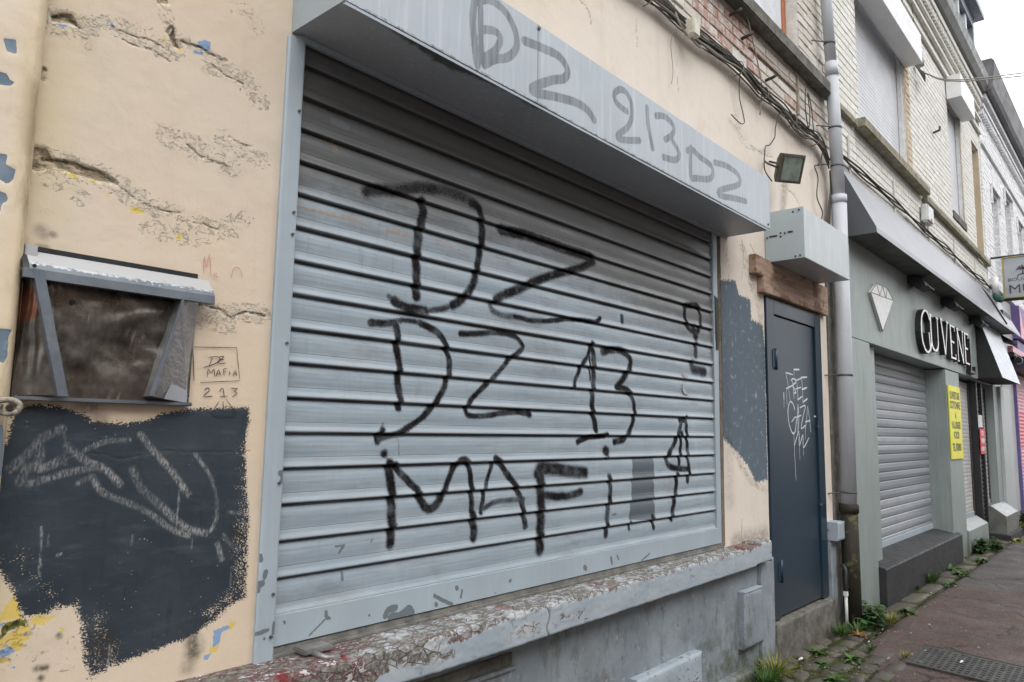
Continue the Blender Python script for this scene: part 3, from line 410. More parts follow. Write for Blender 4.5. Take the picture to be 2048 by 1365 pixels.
def mat_plinth():
    g = G('plinth_paint', .7, spec=.3); x, y, z = g.sep(g.pos())
    c = g.mix(g.ss(g.noise(2.4, 5, .6), .3, .7), (.195, .225, .25), (.265, .30, .325))
    c = g.mix(g.mul(g.ss(g.noise(10, 6, .72, stretch=(1, 1, .45)), .50, .64), .8), c, (.15, .155, .15))
    c = g.mix(g.mul(g.ss(g.noise(24, 6, .75, stretch=(1, 1, .35)), .60, .66), .8), c, (.10, .10, .095))
    c = g.mix(g.mul(g.ss(g.noise(22, 5, .7), .62, .66), .7), c, (.36, .37, .37))
    c = g.mix(g.mul(g.ss(g.noise(3, 7, .78), .50, .62), g.ss(z, .55, .15, .1, .8)), c, (.095, .095, .088))
    # green algae along the foot of the wall, ragged
    al = g.ss(g.add(g.add(g.mul(z, -2.4), .62), g.mul(g.sub(g.noise(7, 6, .7), .5), 1.5)), .1, .7)
    c = g.mix(g.mul(al, .85), c, g.mix(g.ss(g.noise(40, 5), .35, .65), (.045, .045, .03), (.11, .115, .055)))
    g.col(c); g.bump(g.add(g.noise(14, 7, .65), g.mul(g.noise(90, 4), .15)), .007, .9)
    return g.m
def mat_concrete(name='mossy_stone', a=(.095, .09, .08), b=(.18, .172, .152)):
    g = G(name, .88, spec=.2)
    c = g.mix(g.ss(g.noise(9, 7, .7), .35, .65), a, b)
    c = g.mix(g.mul(g.ss(g.noise(20, 6, .75, stretch=(1, 1, .4)), .55, .68), .8), c, (.05, .05, .042))
    c = g.mix(g.mul(g.ss(g.noise(4, 5, .7), .5, .7), .5), c, (.12, .125, .07))
    g.col(c); g.bump(g.noise(30, 7, .7), .008, .9); return g.m
def mat_brick(name, ca, cb, worn=.35, wornc=(.33, .27, .21), dark=.5):
    g = G(name, .85, spec=.2)
    rn = g.at('rnd')
    c = g.mix(rn, ca, cb)
    c = g.mix(g.mul(g.ss(g.noise(7, 6, .7), .5, .68), worn), c, wornc)
    c = g.mix(g.mul(g.ss(g.noise(3, 5, .65, stretch=(1.5, 1, .3)), .52, .75), dark*.5), c, (.22, .20, .17))
    c = g.mix(g.mul(g.ss(g.noise(55, 5, .7), .66, .74), dark), c, (.10, .09, .075))
    c = g.mix(g.mul(g.at('pink'), g.ss(g.noise(11, 6, .7), .36, .58)), c, g.mix(g.ss(g.noise(26, 4), .4, .6), (.36, .20, .17), (.42, .30, .26)))
    g.col(c); g.bump(g.add(g.noise(45, 6, .65), g.mul(g.noise(13, 4), .6)), .006, .8); return g.m
def mat_asphalt():
    g = G('asphalt', .8, spec=.35); x, y, z = g.sep(g.pos())
    ag = g.vor(110, out='Color'); agf = g.sep(ag)[0]
    red = g.mix(agf, (.038, .022, .018), (.125, .078, .064)); gry = g.mix(agf, (.045, .043, .042), (.105, .10, .097))
    far = g.ss(g.add(g.add(x, g.mul(y, .35)), g.mul(g.sub(g.noise(1.2, 5, .65), .5), 2.2)), 8.4, 9.0)
    c = g.mix(far, red, gry)
    c = g.mix(g.mul(g.ss(g.noise(1.3, 6, .65), .42, .72), .5), c, (.045, .038, .036))
    c = g.mix(g.mul(g.ss(g.noise(18, 4, .7), .62, .72), .35), c, (.19, .165, .15))
    c = g.mix(g.mul(g.ss(g.noise(4.5, 7, .75), .50, .60), .55), c, (.04, .036, .034))
    c = g.mix(g.ss(g.noise(48, 3, .8), .42, .66, 0, .5), c, (.15, .11, .10))
    c = g.mix(g.ss(g.noise(38, 3, .8, stretch=(1, 1.3, 1)), .54, .66, 0, .6), c, (.022, .018, .017))
    ck = g.ss(g.vor(1.1, v=g.add_v(g.pos(), g.noise(5, 5, .7), .22), feat='DISTANCE_TO_EDGE'), .016, .006)
    c = g.mix(g.mul(ck, g.ss(g.noise(1.7, 3), .42, .55)), c, (.018, .016, .014))
    c = g.mix(g.ss(g.vor(21), .04, .03), c, (.30, .27, .24))
    mo = g.ss(g.add(y, g.mul(g.noise(9, 6, .7), .35)), -.22, -.08)
    c = g.mix(g.mul(mo, .6), c, (.045, .05, .025))
    g.col(c); g.ro(g.ss(g.noise(2, 5), .35, .65, .5, .85))
    g.bump(g.add(g.vor(150), g.mul(g.noise(6, 6), 1.2)), .006, .9); return g.m
def mat_setts():
    g = G('worn_setts', .8, spec=.3)
    c = g.mix(g.at('rnd'), (.050, .043, .035), (.105, .092, .076))
    c = g.mix(g.mul(g.ss(g.noise(8, 6, .7), .45, .65), .6), c, (.075, .078, .05))
    c = g.mix(g.mul(g.ss(g.noise(60, 4, .7), .6, .7), .4), c, (.24, .22, .19))
    g.col(c); g.ro(g.ss(g.noise(5, 4), .3, .7, .5, .85)); g.bump(g.add(g.noise(30, 6, .65), g.mul(g.noise(8, 3), 1.)), .006, .9); return g.m
def mat_soil():
    g = G('moss_soil', .95, spec=.1)
    c = g.mix(g.ss(g.noise(12, 6, .7), .4, .62), (.03, .025, .018), (.06, .07, .022))
    g.col(g.mix(g.mul(g.ss(g.noise(50, 4), .55, .7), .5), c, (.14, .12, .08))); g.bump(g.noise(60, 6, .7), .01, 1); return g.m
def mat_leaf(name, a, b):
    g = G(name, .55, spec=.3); g.col(g.mix(g.ss(g.noise(35, 3), .35, .65), a, b))
    g.b.inputs['Subsurface Weight'].default_value = 0; return g.m

M = dict(
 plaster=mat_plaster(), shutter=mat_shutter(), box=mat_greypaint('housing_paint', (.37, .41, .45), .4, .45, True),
 guide=mat_greypaint('guide_paint', (.33, .385, .425), .42, .15), ledge=mat_ledge(), plinth=mat_plinth(), concrete=mat_concrete(),
 black=simple('black_plastic', (.012, .012, .013), .5), cable=simple('dusty_cable', (.055, .05, .043), .75, sc=30, dirt=((.18, .16, .12), .6)),
 cablel=simple('pale_cable', (.22, .20, .17), .7, sc=30), darkgrey=None,
 pvc=simple('pale_pvc', (.42, .435, .465), .42, 0, .05, 3, ((.30, .30, .33), .25)),
 iron=simple('old_iron', (.06, .055, .05), .8, .3, .3, 20), clamp=simple('clamp_steel', (.08, .085, .08), .6, .3, .2, 12),
 white=simple('chipped_white', (.62, .62, .62), .5, 0, .1, 12, ((.3, .3, .3), .3)),
 wood=None, steel=None)
def mat_door():
    g = G('anthracite_door_paint', .3, spec=.35); x, y, z = g.sep(g.pos())
    c = g.mix(g.ss(g.noise(1.6, 3), .3, .7), (.012, .029, .048), (.017, .036, .056))
    c = g.mix(g.mul(g.ss(g.noise(26, 5, .7, stretch=(1, 1, .25)), .64, .70), .35), c, (.12, .14, .15))
    g.col(g.mix(g.ss(z, .55, .25, 0, .35), c, (.06, .06, .055))); g.bump(g.noise(2.5, 2), .004, .3); return g.m
M['darkgrey'] = mat_door()
def mat_wood():
    g = G('peeling_wood', .8, spec=.2)
    gr = g.noise(14, 6, .7, stretch=(.25, 1, 3)); c = g.mix(g.ss(gr, .35, .65), (.27, .18, .13), (.38, .285, .225))
    c = g.mix(g.mul(g.ss(g.noise(8, 6, .72, stretch=(.6, 1, 1)), .5, .6), .8), c, (.15, .075, .045))
    c = g.mix(g.mul(g.ss(g.noise(20, 5, .7), .62, .68), .8), c, (.40, .33, .27))
    g.col(c); g.bump(gr, .004, .8); return g.m
M['wood'] = mat_wood()
def mat_steel():
    g = G('dented_steel', .22, .85)
    x, y, z = g.sep(g.pos())
    c = g.mix(g.ss(g.noise(7, 5, .65), .35, .65), (.07, .06, .048), (.24, .225, .20))
    c = g.mix(g.ss(z, 1.60, 1.54, 0, .55), c, (.16, .13, .11))
    c = g.mix(g.mul(g.ss(g.noise(16, 6, .7, stretch=(1, 1, .25)), .52, .66), .6), c, (.07, .055, .045))
    c = g.mix(g.mul(g.ss(g.noise(5, 3), .62, .66), g.mul(g.ss(x, .64, .58), .9)), c, (.22, .09, .05))
    g.col(c); g.ro(g.ss(g.noise(12, 5, .7), .35, .7, .24, .5))
    wave = g.n('ShaderNodeTexWave'); g.l(g.vm(g.pos(), (1, 1, .35)), wave.inputs['Vector']); wave.inputs['Scale'].default_value = 14; wave.inputs['Distortion'].default_value = 9; wave.inputs['Detail'].default_value = 2
    g.bump(g.add(g.mul(g.noise(7, 2, .4), 1.2), g.mul(wave.outputs['Fac'], g.mul(.22, g.ss(g.noise(5, 2), .5, .62)))), .025, .6); return g.m
M['steel'] = mat_steel()
def mat_worn_alu():
    g = G('worn_aluminium', .4, .3); x, y, z = g.sep(g.pos())
    lim = g.ss(g.add(z, g.mul(g.sub(g.noise(130, 5, .7, stretch=(.6, 1, 1)), .5), .05)), 1.832, 1.838)
    c = g.mix(lim, g.mix(g.ss(g.noise(8, 4), .3, .7), (.10, .12, .14), (.16, .18, .20)), (.46, .47, .48))
    c = g.mix(g.mul(g.ss(g.noise(30, 6, .7, stretch=(.5, 1, 1)), .60, .68), .5), c, (.16, .17, .17))
    g.col(c); g.bump(g.noise(20, 4), .003, .4); return g.m
M['alu'] = mat_worn_alu()
M['cheek'] = simple('scuffed_grey_metal', (.25, .24, .235), .38, .55, .25, 7, ((.30, .31, .34), .5), .002)
M['bar'] = simple('painted_flat_bar', (.115, .13, .155), .5, .1, .2, 9, ((.25, .26, .27), .4))

# ================================================================ GROUND
PAVE = MB()
pav = MB(); nx = 90
def sheet(name, x0, x1, y0, y1, z, nx, ny, mat, amp, label=None):
    xs = np.linspace(x0, x1, nx); ys = np.linspace(y0, y1, ny); gx, gy = np.meshgrid(xs, ys)
    h = z+amp*(fbm(gx.ravel(), gy.ravel(), 1.3, 5)-.5)-.04*sst(gy.ravel(), -.33, -.27)*(gx.ravel() > 2.2)-.04*sst(5.75+(gy.ravel()+.29)*1.875-gx.ravel()+.10*(fbm(gx.ravel(), gy.ravel(), 6, 15)-.5), .0, .06)*(gx.ravel() > 2.2)*(gy.ravel() > -.70)
    V = np.stack([gx.ravel(), gy.ravel(), h], -1); idx = np.arange(nx*ny).reshape(ny, nx)
    F = np.stack([idx[:-1, :-1], idx[:-1, 1:], idx[1:, 1:], idx[1:, :-1]], -1).reshape(-1, 4)
    o = np_mesh(name, V, F, {}, mat, None); o['kind'] = 'structure'; return o
M['asphalt'] = mat_asphalt(); M['soil'] = mat_soil(); M['setts'] = mat_setts()
sheet('pavement', -6, 60, -3.2, .35, -.008, 900, 110, M['asphalt'], .010)
M['road'] = simple('road_asphalt', (.055, .055, .056), .8, 0, .2, 3, ((.09, .09, .09), .4), .005)
kb = MB()
for i in range(66): kb.box(-6+i, -5.008+i, -3.36, -3.205, -.2, .0, ch=.012)
o = kb.build('kerb', M['concrete']); o['kind'] = 'structure'
gm = MB(); gm.quad((-700, -800, -.13), (800, -800, -.13), (800, -3.3, -.13), (-700, -3.3, -.13)); o = gm.build('road', M['road']); o['kind'] = 'structure'
gm = MB(); gm.quad((-700, -3.4, -.14), (800, -3.4, -.14), (800, 800, -.14), (-700, 800, -.14)); o = gm.build('ground', M['soil']); o['kind'] = 'structure'
# setts strip along the wall: irregular stones, each a bevelled lump
def setts():
    o_ = MB(); rn = []
    rg = random.Random(3)
    def stone(x0, x1, y0, y1, zt):
        bm = bmesh.new(); n = 4
        bmesh.ops.create_grid(bm, x_segments=n, y_segments=n, size=.5)
        w, d = x1-x0, y1-y0; sk = rg.uniform(-.02, .02); t1, t2 = rg.uniform(-.012, .012), rg.uniform(-.02, .02)
        for v in bm.verts:
            u, q = v.co.x, v.co.y; e = max(abs(u), abs(q))*2
            u2 = u*(1-.05*abs(q)*2); q2 = q*(1-.05*abs(u)*2)
            z = zt-(.018 if e > .99 else .003*e)+rg.uniform(-.003, .003)+t1*u+t2*q
            v.co = Vector(((x0+x1)/2+u2*w+sk*q*2, (y0+y1)/2+q2*d+sk*u, z))
        bd = [e for e in bm.edges if e.is_boundary]; r = bmesh.ops.extrude_edge_only(bm, edges=bd)
        for v in r['geom']:
            if isinstance(v, bmesh.types.BMVert): v.co.z = -.05
        k = len(bm.verts); o_.bm(bm, True); rn.extend([rg.random()]*k)
    x = 3.6
    while x < 24:     # long kerb-like slabs in front of the shops
        L = rg.uniform(.38, .62) if x > 6.2 else rg.uniform(.2, .34)
        if x > 6.2: stone(x+.008, x+L-.008, -.285+rg.uniform(-.012, .012), -.10, .004)
        x += L
    for row in range(5):
        y1 = -.02-row*.135; y0 = y1-.122; x = 2.6+rg.uniform(0, .1)
        end = 6.2-row*.10 if row < 2 else 5.78-(row-2)*.26
        while x < end:
            L = rg.uniform(.15, .24)
            stone(x+.008, x+L-.008, y0+rg.uniform(-.008, .008), y1+rg.uniform(-.008, .008), .002+rg.uniform(-.004, .006)); x += L
    x = 6.2
    while x < 24:
        L = rg.uniform(.12, .3)
        if rg.random() < .8: stone(x+.006, x+L-.006, -.09, .02, -.003)
        x += L
    ob = o_.build('stone_edging', M['setts']); ob['kind'] = 'structure'
    a = ob.data.attributes.new('rnd', 'FLOAT', 'POINT'); a.data.foreach_set('value', np.array(rn, dtype=np.float32))
setts()
sl = MB(); sl.quad((2.2, -.70, -.013), (5.08, -.70, -.013), (5.83, -.29, -.013), (2.2, -.29, -.013)); sl.quad((2.2, -.29, -.013), (24, -.29, -.013), (24, .1, -.013), (2.2, .1, -.013))
o = sl.build('joint_soil', M['soil']); o['kind'] = 'structure'

# ================================================================ CORNER BUILDING (cream plaster)
cb = empty('corner_building', (2.7, 0, 0), 'cream plastered corner building with peeling paint, painted plinth and bare brick above the cable run', 'building')
X, Z, F = grid_mesh([(.2, 1.21, .72, 3.2, .0035), (.2, 1.21, 3.2, 3.93, .02), (.2, 1.21, -.1, .72, .03),
                     (1.21, 6.42, 3.0, 3.93, .009), (4.235, 4.90, .72, 3.0, .0065), (4.235, 4.9, -.1, .72, .02), (4.90, 6.0, 2.43, 3.0, .012),
                     (6.0, 6.42, -.1, 3.0, .012), (1.21, 4.235, -.1, .80, .04)])
hole = polys(X, Z, HOLE, .006); peel = strokes(X, Z, PEEL, .6)*(.75+.5*fbm(X, Z, 14, 3)); crk = (1-.75*polys(X, Z, DARK, .01))*strokes(X+.006*(fbm(X, Z, 22, 8)-.5)*2, Z+.008*(fbm(X, Z, 26, 9)-.5)*2, CRACK, .5)
Y = .006*(fbm(X, Z, 1.6, 1)-.5)+.0025*(fbm(X, Z, 12, 2)-.5)+.007*hole+.002*crk
mr = np.clip(1-np.abs(X-1.21)/.002, 0, 1)
DRY = [(.045, .42, [(1.125, 1.40), (1.13, 1.3), (1.125, 1.1), (1.13, .99)]), (.03, .40, [(1.09, .99), (1.03, .95)]), (.022, .30, [(.60, 1.10), (.64, 1.06)]), (.03, .36, [(.745, .99), (.755, .88)]), (.03, .30, [(.56, 1.16), (.60, 1.10)]), (.02, .35, [(.79, .92), (.78, .87)])]
WET = [(.028, .36, [(.700, 1.03), (.716, .99), (.728, .92)]), (.02, .3, [(.66, 1.05), (.70, 1.05)])]
dkf = polys(X, Z, DARK, .016)-strokes(X, Z, DRY, .9)+strokes(X, Z, WET, .8)*(1-polys(X, Z, DARK, .03))
np_mesh('plastered_wall', np.stack([X, Y, Z], -1), F, dict(dark=np.clip(dkf, 0, 1), chalk=1.1*strokes(X, Z, CHALK, .45, mul=.5), peel=np.clip(peel, 0, 1), hole=hole, crack=crk,
        yel=polys(X, Z, YEL, .008), blu=polys(X, Z, BLUCHIP, .006), bluep=polys(X, Z, BLUEP, .03), moss=polys(X, Z, MOSS, .012), soot=strokes(X, Z, SOOT, .8)), M['plaster'], cb)
# reveals and body behind the openings
rv = MB()
rv.box(4.235, 4.255, .004, .24, .79, 2.99); rv.box(1.19, 1.208, .004, .24, .79, 2.99); rv.box(1.21, 4.235, .004, .24, 3.0, 3.02)
rv.box(4.88, 4.898, .004, .2, .2, 2.42); rv.box(6.002, 6.02, .004, .2, .2, 2.42)
M['reveal'] = simple('dirty_reveal', (.30, .245, .19), .85, 0, .2, 9, ((.12, .09, .06), .8), .003)
split(rv, 'opening_reveal', M['reveal'], cb)
bk = MB(); bk.box(-6, 6.4, .25, 6, -.1, 3.9); bk.build('inner_wall', simple('inner_render', (.2, .18, .16), .9), cb)
# pilaster at the left edge: proud, rounded arris, with chips through to the blue paint
def pilaster():
    X, Z, F = grid_mesh([(0, 1, .0, 3.92, .006)])
    xs = np.linspace(0, 1, int(round(1/.006))+1)
    # profile along u: flat face at y=-.05 from x=-3 to .49, round to y=0 at .512
    u = X; px = np.where(u < .8, -0.2+(.48+.2)*u/.8, .48+.030*np.sin((u-.8)/.2*math.pi/2)); py = np.where(u < .8, -.05, -.05+.052*(1-np.cos((u-.8)/.2*math.pi/2)))
    py = py+.004*(fbm(px, Z, 3, 21)-.5)+.002*(fbm(px, Z, 15, 22)-.5)
    chip = polys(px, Z, PILCHIP, .005); py = py+.0014*np.clip(chip*2-.5, 0, 1)
    zz = np.zeros(len(X))
    g = G('pilaster_plaster', .82, spec=.25)
    b = g.mix(g.ss(g.noise(2, 5), .35, .65), (.64, .54, .42), (.70, .62, .51))
    x, y, z = g.sep(g.pos())
    b = g.mix(g.mul(g.ss(x, .43, .49), .6), b, (.60, .49, .30))  # arris tinted yellowish, corner shade painted in
    b = g.mix(g.mul(g.ss(x, .45, .50), g.ss(g.noise(9, 6, .7, stretch=(1, 1, .3)), .45, .6, 0, .7)), b, (.28, .21, .12))
    b = g.mix(g.mul(g.ss(g.noise(22, 6, .7, stretch=(1, 1, .4)), .56, .68), .3), b, (.45, .40, .32))
    sc = g.ss(g.noise(40, 5, .75, stretch=(1, 1, .3)), .6, .64)
    bl = g.mix(sc, g.mix(g.ss(g.noise(14, 4), .4, .6), (.13, .175, .225), (.19, .24, .29)), (.3, .3, .3))
    m = g.ss(g.add(g.at('chip'), g.mul(g.sub(g.noise(60, 5, .7), .5), .5)), .47, .53)
    g.col(g.mix(m, b, bl)); g.bump(g.add(g.noise(25, 6), g.mul(m, -.6)), .003, .8)
    np_mesh('pilaster', np.stack([px, py, Z], -1), F, dict(chip=chip), g.m, cb)
    m2 = MB(); m2.box(-6, -.2, -.05, .25, -.1, 3.92); m2.build('side_wall', g.m, cb)
pilaster()
# painted marker tags: thin real strokes lying on the plaster
def ribbons(name, L, y, mat, parent, jit=.0002, th=.0006, nrm=-1):
    m = MB()
    for r, al, pts in L:
        P = smooth_path([(a, 0, b) for a, b in pts], 3) if len(pts) > 2 else [Vector((a, 0, b)) for a, b in pts]
        if len(P) == 2: P = [P[0].lerp(P[1], t) for t in (0, .5, 1)]
        n = len(P); i0 = len(m.v)
        for k, p in enumerate(P):
            d = (P[min(k+1, n-1)]-P[max(k-1, 0)]); d = d.normalized() if d.length > 0 else Vector((1, 0, 0))
            w = Vector((-d.z, 0, d.x))*r*(random.uniform(.8, 1.15)*(1 if 0 < k < n-1 else .7))
            yy = y+random.uniform(0, jit)*-1
            m.v.append((p.x+w.x, yy, p.z+w.z)); m.v.append((p.x-w.x, yy, p.z-w.z))
        for k in range(n-1): m.f.append((i0+2*k, i0+2*k+1, i0+2*k+3, i0+2*k+2)); m.sm.append(False)
    return m.build(name, mat, parent, fixn=False)
M['ink'] = simple('black_marker', (.02, .018, .016), .6, sc=60); M['redink'] = simple('red_marker', (.48, .17, .14), .7, sc=60)
ribbons('marker_tag', MARKER, -.0045, M['ink'], cb); ribbons('red_scrawl', REDMARK, -.0045, M['redink'], cb)
# ledge under the shutter
def ledge(x0, x1, name, z1=.795, z0=.665, y0=-.148):
    st = .006; n = int((x1-x0)/st); xs = np.linspace(x0, x1, n)
    prof = [(.06, z1+.0), (.03, z1), (-.02, z1-.002)]+[(-.02-(i+1)*(-y0-.02-.010)/14, z1-.002-.006*(i+1)/14) for i in range(14)]+[(y0, z1-.018)]+[(y0, z1-.018-(i+1)*(z1-z0-.022)/15) for i in range(15)]+[(y0+.006, z0), (.02, z0-.002)]
    P = np.array(prof); k = len(P)
    X = np.repeat(xs, k); Y = np.tile(P[:, 0], n); Zz = np.tile(P[:, 1], n); J = np.tile(np.arange(k), n)
    s = (J/(k-1))
    nn = fbm(X, Y*3+Zz*3, 9, 31); n2 = fbm(X, Y*3+Zz*3, 40, 35)
    edge = np.exp(-((J-17)/3.)**2)
    Y2 = Y+(.004*(nn-.5)+.0022*(n2-.5))*(J > 2)+edge*.014*np.clip(n2-.5, 0, 1); Z2 = Zz+(.004*(nn-.5)+.003*(n2-.5))*(J > 2)-edge*.014*np.clip(n2-.45, 0, 1)+.010*sst(X, 4.46, 4.47)*(J < 34)
    top = 1-sst(J, 14, 21); chips = sst(fbm(X, J*.03, 2.2, 41), .55, .68)*(1-sst(J, 22, 34))
    lft = 1-sst(X, .9, 2.0)
    flake = np.clip(.93*top+.0*chips+.18+chips*.80*(1-top)+lft*.12*(1-top), 0, 1)
    seam = np.exp(-((X-2.37-.015*np.sin(Y*60)-.01*np.sin(Zz*70))/.004)**2)
    idx = np.arange(n*k).reshape(n, k); F = np.stack([idx[:-1, :-1], idx[:-1, 1:], idx[1:, 1:], idx[1:, :-1]], -1).reshape(-1, 4)
    Y2 = np.where(Y2 < 0, Y2*(1-.40*np.clip((X-2.0)/2.7, 0, 1)), Y2)+seam*.006
    o = np_mesh(name, np.stack([X, Y2, Z2], -1), F, dict(flake=flake, seam=seam), M['ledge'], cb)
    m = MB(); m.poly([(x1, p[0], p[1]) for p in prof]); return o, prof
o, prof = ledge(.2, 4.715, 'window_ledge')
em = MB(); em.poly([(4.7145, a*.6+.0005 if a < 0 else a, b+(.009 if b > .7 else 0)) for a, b in prof]); em.build('ledge_end_face', M['ledge'], cb)
# plinth
def rough_slab(name, x0, x1, z0, z1, y, amp, mat, parent, st=.02, seed=50, back=.08, attrs=None):
    X, Z, F = grid_mesh([(x0, x1, z0, z1, st)])
    nx = int(round((x1-x0)/st))+1; nz = int(round((z1-z0)/st))+1
    Y = y+amp*(fbm(X, Z, 5, seed)-.5)*2
    e = (X <= x0+1e-6) | (X >= x1-1e-6) | (Z >= z1-1e-6) | (Z <= z0+1e-6)
    Y = np.where(e, Y+.004, Y)
    V = np.stack([X, Y, Z], -1); n = len(V)
    mb_f = [tuple(f) for f in F]; vv = [tuple(v) for v in V]
    idx = np.arange(nx*nz).reshape(nz, nx) if nx*nz == n else None
    m = MB(); m.v = vv; m.f = mb_f; m.sm = [True]*len(mb_f)
    rim = list(idx[0, :])+list(idx[1:, -1])+list(idx[-1, -2::-1])+list(idx[-2:0:-1, 0])
    i0 = len(m.v); m.v += [(vv[i][0], back, vv[i][2]) for i in rim]
    for k in range(len(rim)): m.f.append((rim[k], rim[(k+1) % len(rim)], i0+(k+1) % len(rim), i0+k)); m.sm.append(False)
    ob = m.build(name, mat, parent); return ob
rough_slab('plinth', .2, 4.655, -.1, .672, -.018, .006, M['plinth'], cb, .02)
rough_slab('plinth_pier', 4.657, 4.868, -.1, .668, -.042, .004, M['plinth'], cb, .015, 51)
rough_slab('plinth_block', 3.14, 3.80, -.1, .30, -.065, .006, mat_ledge(.42), cb, .02, 52)
rough_slab('plinth_block_low', 3.82, 4.45, -.1, .07, -.07, .012, M['plinth'], cb, .02, 53)
o = rough_slab('cover_box', 4.345, 4.62, .19, .515, -.064, .002, M['plinth'], cb, .015, 54)
B('cover_box_lid', M['guide'], cb, (4.343, 4.622, -.067, -.02, .515, .525), ch=.004)
B('plinth_slot', M['concrete'], cb, (1.7, 2.28, -.027, -.01, .552, .60), ch=.004)
B('plinth_slot_edge', M['plinth'], cb, (1.7, 2.30, -.036, -.01, .535, .549), ch=.003)
# step below the door
rough_slab('door_step', 4.87, 6.01, -.1, .236, -.05, .010, M['concrete'], cb, .02, 55)
rough_slab('jamb_ledge', 6.005, 6.17, .66, .80, -.09, .004, mat_ledge(.4), cb, .012, 56)
rough_slab('jamb_plinth', 6.012, 6.14, -.1, .658, -.03, .004, M['plinth'], cb, .02, 57)
rough_slab('quoin_strip', 6.17, 6.42, -.1, 3.0, -.012, .012, M['concrete'], cb, .02, 58)
# timber lintel
lm = MB(); lm.box(4.66, 4.79, -.05, .0, 2.535, 2.665, ch=.004); lm.box(4.79, 5.86, -.047, .0, 2.425, 2.662, ch=.004); lm.box(5.863, 6.10, -.043, .0, 2.427, 2.66, ch=.004)
lm.build('timber_lintel', M['wood'], cb)
# metal door
dm = MB(); dm.box(4.91, 5.045, -.012, .03, .245, 2.42, ch=.002); dm.box(5.865, 5.995, -.012, .03, .245, 2.42, ch=.002); dm.box(5.046, 5.864, -.012, .03, 2.31, 2.42, ch=.002)
door = dm.build('metal_door', M['darkgrey'], cb)
lf = MB(); lf.box(5.052, 5.858, .003, .035, .25, 2.303, ch=.003); leaf = lf.build('door_leaf', M['darkgrey'], door)
ribbons('scratched_tag', DOORTAG, .0018, simple('pale_pen', (.58, .64, .67), .5, sc=40), door)
for z in (1.99, .55):
    h = MB(); h.tube([(5.052, -.016, z-.075), (5.052, -.016, z+.075)], .011, 10); h.box(5.0, 5.052, -.016, -.011, z-.06, z+.06); h.build('hinge', M['darkgrey'], door)
h = MB(); h.box(5.845, 5.89, -.019, -.011, 1.52, 1.545, ch=.002); h.box(5.845, 5.89, -.019, -.011, .93, .95, ch=.002); split(h, 'latch_plate', M['clamp'], door)

# ---- brick work as real bricks
def bricks(name, mat, parent, x0, x1, z0, z1, y, openings=(), bl=.22, bh=.067, mj=.007, seed=1, depth=.012, miss=.012, pink=None, jit=.0035, mortar=None):
    rg = np.random.RandomState(seed); V = []; Fc = []; rn = []; pk = []
    row = 0; z = z0
    while z < z1-.02:
        x = x0-(bl/2 if row % 2 else 0); zt = min(z+bh, z1)
        while x < x1:
            a = max(x, x0); b = min(x+bl, x1); x += bl+mj
            if b-a < .02: continue
            segs = [(a, b)]
            for (ox0, ox1, oz0, oz1) in openings:
                if zt > oz0+.01 and z < oz1-.01:
                    ns = []
                    for (p, q) in segs:
                        if q <= ox0 or p >= ox1: ns.append((p, q)); continue
                        if p < ox0: ns.append((p, ox0))
                        if q > ox1: ns.append((ox1, q))
                    segs = ns
            for (p, q) in segs:
                if q-p < .015: continue
                if rg.rand() < miss: continue
                dy = y-depth+rg.uniform(-jit, jit); c = .0045; i = len(V)
                j = lambda: rg.uniform(-.0025, .0025)
                V += [(p+j(), y+.004, z+j()), (q+j(), y+.004, z+j()), (q+j(), y+.004, zt+j()), (p+j(), y+.004, zt+j())]
                V += [(p+c+j(), dy, z+c+j()), (q-c+j(), dy+rg.uniform(-.002, .002), z+c+j()), (q-c+j(), dy, zt-c+j()), (p+c+j(), dy, zt-c+j())]
                Fc += [(i+4, i+5, i+6, i+7), (i, i+1, i+5, i+4), (i+1, i+2, i+6, i+5), (i+2, i+3, i+7, i+6), (i+3, i, i+4, i+7)]
                r_ = rg.rand(); pv = 0.
                if pink is not None: pv = pink((p+q)/2, (z+zt)/2, rg)
                rn += [r_]*8; pk += [pv]*8
        z += bh+mj; row += 1
    o = np_mesh(name, np.array(V), np.array(Fc), dict(rnd=np.array(rn), pink=np.array(pk)), mat, parent, smooth=False)
    return o
def backing(name, mat, parent, x0, x1, z0, z1, y, th, openings):
    m = MB(); xs = sorted({x0, x1, *[v for o in openings for v in o[:2]]}); zs = sorted({z0, z1, *[v for o in openings for v in o[2:]]})
    for a, b in zip(xs, xs[1:]):
        for c, d in zip(zs, zs[1:]):
            if a < x0-1e-6 or b > x1+1e-6: continue
            if any(o[0]-1e-6 <= a and b <= o[1]+1e-6 and o[2]-1e-6 <= c and d <= o[3]+1e-6 for o in openings): continue
            m.box(a, b, y, y+th, c, d)
    return m.build(name, mat, parent)
M['ivory'] = mat_brick('ivory_painted_brick', (.665, .65, .60), (.735, .72, .68), .25, (.45, .40, .32), .35)
M['ivory_joint'] = simple('painted_joint', (.65, .635, .585), .9, 0, .12, 20, ((.36, .34, .29), .45), .006)
M['worn_brick'] = mat_brick('worn_painted_brick', (.52, .485, .43), (.62, .585, .53), .5, (.40, .30, .25), .7)
pinkf = lambda x, z, rg: float(1.0 if (3.95 < x < 4.92 and z < 4.38-.0*(x-4) and rg.rand() < .93) else (.85 if rg.rand() < .08 else 0.))
OP1 = [(4.62, 5.72, 4.44, 6.2)]
bricks('upper_brickwork', M['worn_brick'], cb, -2, 6.42, 3.93, 6.8, .0, OP1, miss=.03, seed=5, pink=pinkf, jit=.004, depth=.008)
backing('upper_joints', M['ivory_joint'], cb, -2, 6.42, 3.93, 6.8, .001, .2, OP1)
